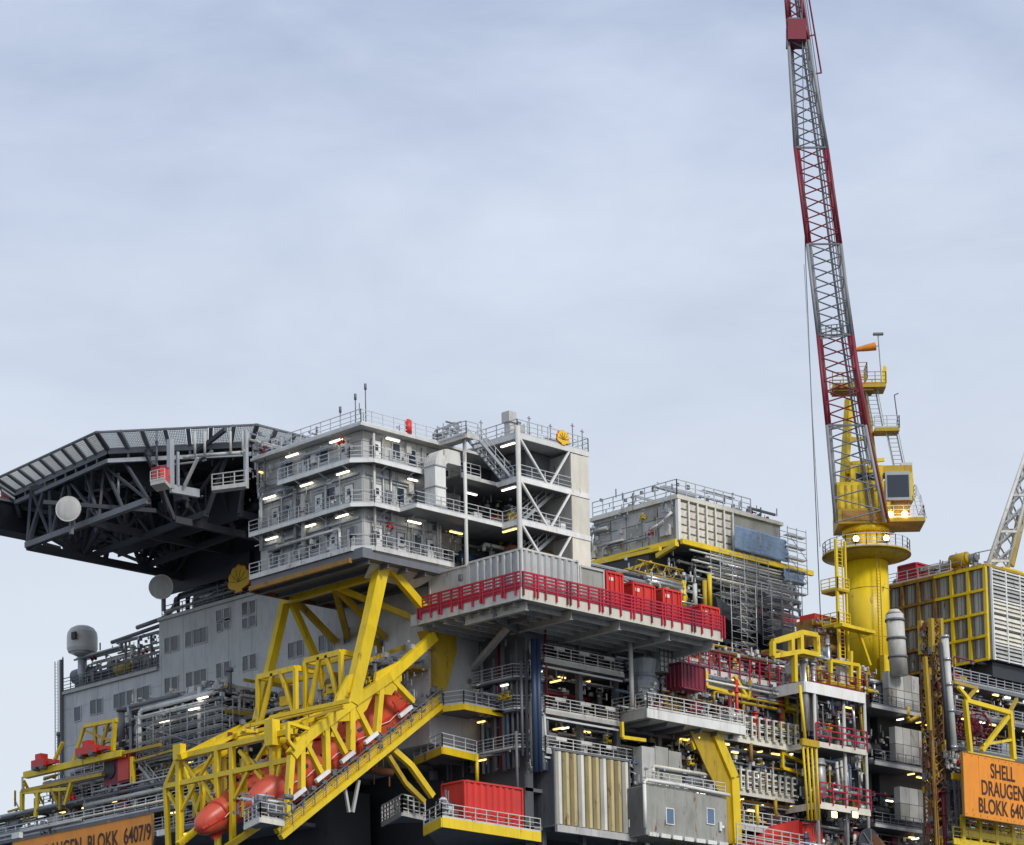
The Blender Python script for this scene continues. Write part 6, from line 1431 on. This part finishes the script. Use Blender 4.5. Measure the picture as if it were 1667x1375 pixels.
# boom: section along its length. each row: photo line v, left chord px, right chord px
SEC=[(-30,1277,1302,'boom_red'),(30,1281.5,1309,'boom_red'),(65,1283.5,1316,'galv'),(240,1294,1347,'boom_red'),(397,1314,1369,'galv'),(545,1331,1387,'boom_red'),(692,1346,1409,'galv'),(850,1360,1440,None)]
pxm=F/((R.inverted()@(C_+Z*80-CAM)).z*-1)
def KU(u,v,depth):
    # point on the crane's own vertical plane facing fD, shifted by depth towards fD
    d=R@Vector(((u-CX)/F,-(v-CY)/F,-1.0)); pl=C_+fD*depth; k=(pl-CAM).dot(fD)/d.dot(fD); return CAM+d*k
for (v0,l0_,r0_,mt),(v1,l1_,r1_,_) in zip(SEC,SEC[1:]):
    dp=lambda v:2.6-(850-v)/880*.6
    F0=[KU(l0_,v0,dp(v0)+.9),KU(r0_,v0,dp(v0)+.9),KU(r0_-5,v0,dp(v0)-.9),KU(l0_+5,v0,dp(v0)-.9)]
    F1=[KU(l1_,v1,dp(v1)+.9),KU(r1_,v1,dp(v1)+.9),KU(r1_-5,v1,dp(v1)-.9),KU(l1_+5,v1,dp(v1)-.9)]
    for a_,b__ in zip(F0,F1): B().tube(a_,b__,.155,8).build('boom_chord','boom_grey' if mt=='galv' else mt,cr_)
    nn=max(1,round((v1-v0)/38)); lb=B()
    for j in (0,2):
        for i in range(nn):
            a0_,a1_=F0[j].lerp(F1[j],i/nn),F0[j].lerp(F1[j],(i+1)/nn); c0_,c1_=F0[j+1].lerp(F1[j+1],(i+.5)/nn),F0[j+1].lerp(F1[j+1],i/nn)
            lb.tube(a0_,c0_,.075,5,cap=False).tube(c0_,a1_,.075,5,cap=False)
    for j,k_ in ((1,2),(3,0)):
        for i in range(nn): lb.tube(F0[j].lerp(F1[j],i/nn),F0[k_].lerp(F1[k_],(i+1)/nn),.05,4,cap=False)
    lb.build('boom_lacing','rail_dark' if mt=='galv' else 'boom_red',cr_)
    if v1<840:
        for j in range(4): bm('boom_frame','steel',cr_,F1[j],F1[(j+1)%4],.16)
# boom walkway, ropes, block, hook rope
for off,w_,mt in ((0,.16,'rail_dark'),(.28,.09,'galv'),(.55,.06,'rail_dark')):
    for (v0,u0),(v1,u1) in zip(((-30,1291),(300,1338),(560,1372)),((300,1338),(560,1372),(850,1418))): bm('boom_walkway',mt,cr_,KU(u0,v0,2.4)+rD*off,KU(u1,v1,2.4)+rD*off,w_)
hbx=[KU(1283,30,3.6),KU(1312,30,3.6),KU(1313,63,3.6),KU(1283,63,3.6)]; B().poly(hbx,-fD*2.4).build('sheave_housing','boom_red',cr_)
bk=B()
for (u0,v0,u1,v1) in ((1314,-20,1337,118),(1304,-20,1326,120),(1326,120,1338,118),(1318,58,1328,56)): bk.beam(KU(u0,v0,1.0),KU(u1,v1,1.0),.12)
bk.build('boom_stay_frame','boom_red',cr_)
for (u0,v0,u1,v1,m2) in ((1387,545,1440,845,'boom_red'),(1392,600,1447,850,'rust')): bm('boom_stay',m2,cr_,KU(u0,v0,3.0),KU(u1,v1,3.0),.24)
B().tube(KU(1305,-30,3.2),KU(1311,410,3.2),.05,5).tube(KU(1311,410,3.2),KU(1336,1010,3.2),.05,5).build('hoist_rope','rail_dark',cr_)
B().tube(KU(1309,430,3.0),KU(1335,890,3.0),.04,5).build('hoist_rope','rail',cr_)
for (u0,v0,u1,v1) in ((1306,-30,1400,640),(1309,-30,1404,640)): B().tube(KU(u0,v0,-.4),KU(u1,v1,-.8),.05,5).build('luffing_rope','rail_dark',cr_)
hk=B(); hk.beam(KU(1345,700,2.8),KU(1385,690,2.8),.2).beam(KU(1345,700,2.8),KU(1352,712,2.8),.14); hk.build('boom_platform','galv',cr_)
pv_=B(); pv_.rail([KU(1336,552,3.4),KU(1372,548,3.4)],1.3,.6,.04,4); pv_.build('boom_railing','rail_dark',cr_)
# windsock
ws=thing('windsock','small orange windsock flying from the mast behind the crane boom','windsock',tuple(K(2.0,-.2,kz(566))))
a=K(1.6,-.2,kz(567)); b_=K(-.4,-.2,kz(572)); B().tube(a,a.lerp(b_,.45),.42,12,.34,cap=False).tube(a.lerp(b_,.45),b_,.34,12,.2,cap=False).build('sock','windsock',ws); bm('arm','rail_dark',ws,K(2.0,-.2,kz(566)),a,.06)
# access tower and decks left of the pedestal
at=thing('access_stair','yellow ladder tower and small landings on the left side of the crane column','stair tower',(cx0-7,cy0-1,cb.z))
cx0-=2.7
for z_ in (kz(1040),kz(985)): bx('landing','yellow_old',at,cx0-5.2,cx0-3.5,cy0-2.6,cy0-.6,z_-.2,z_); B().rail([(cx0-5.2,cy0-.6,z_),(cx0-5.2,cy0-2.6,z_),(cx0-3.5,cy0-2.6,z_)],1.1,1,.035).build('railing','yellow',at)
for (x_,y_) in ((cx0-5.1,cy0-2.4),(cx0-3.7,cy0-2.4)): bm('post','yellow',at,(x_,y_,cb.z),(x_,y_,zp-.1),.2)
lb=B(); ladder(lb,(cx0-4.4,cy0-2.3,cb.z),(cx0-4.4,cy0-2.3,zp),.7,(1,0,0),.05,.35); lb.build('ladder','yellow',at)
bx('walkway_plate','yellow',at,cx0-6.5,cx0-1.5,cy0-4,cy0-3,kz(1052),kz(1047)); bm('brace','yellow',at,(cx0-3,cy0-3.2,kz(1052)),(cx0-1.5,cy0-3.2,kz(1100)),.28)
cx0+=2.7
rt2=thing('orange_tank','dull orange skid behind the ladder tower left of the crane column','tank',tuple(U(1340,1015,y=2)))
a=U(1322,1012,y=2); bx('body','ochre',rt2,a.x,a.x+5.5,2,4,a.z-2.4,a.z+.3); bx('lid','red',rt2,a.x+.3,a.x+4,1.9,3.8,a.z+.3,a.z+.9); clutter(rt2,a.x-1,a.x+6,.6,1.9,a.z-5,a.z+.6,291,30,['ochre','maroon','galv','rust','steel','yellow_old'],90)
bx('back_plate','core',rt2,a.x-2,a.x+8,4.1,5,a.z-6,a.z-.6)

# ================================================================ SECOND CRANE at the right edge
c2=thing('far_crane','grey lattice crane boom leaning right behind the yellow grid module','crane',tuple(U(1620,925,y=-8)))
pA=[U(1606,925,y=-8),U(1640,925,y=-8),U(1648,922,y=-6),U(1616,922,y=-6)]; pB=[U(1686,690,y=-8),U(1700,690,y=-8),U(1704,688,y=-7),U(1690,688,y=-7)]
for a_,b__ in zip(pA,pB): B().tube(a_,b__,.2,8).build('boom_chord','panel_light',c2)
lb=B(); lattice(lb,pA,pB,7,.05,.10,True,True); lb.build('boom_lacing','galv',c2)
for f_ in (.05,.25,.5): 
    for j in range(4): bm('boom_frame','panel_light',c2,pA[j].lerp(pB[j],f_),pA[(j+1)%4].lerp(pB[(j+1)%4],f_),.22)
bx('boom_foot','yellow',c2,U(1628,925,y=-8).x,U(1660,925,y=-8).x,-8.4,-6,z1+.3,z1+1.6); bm('yellow_link','yellow_old',c2,U(1645,920,y=-7.4),U(1660,840,y=-7.4),.5); bm('jib_arm','steel',c2,U(1588,900,y=-8),U(1612,895,y=-8),.12)
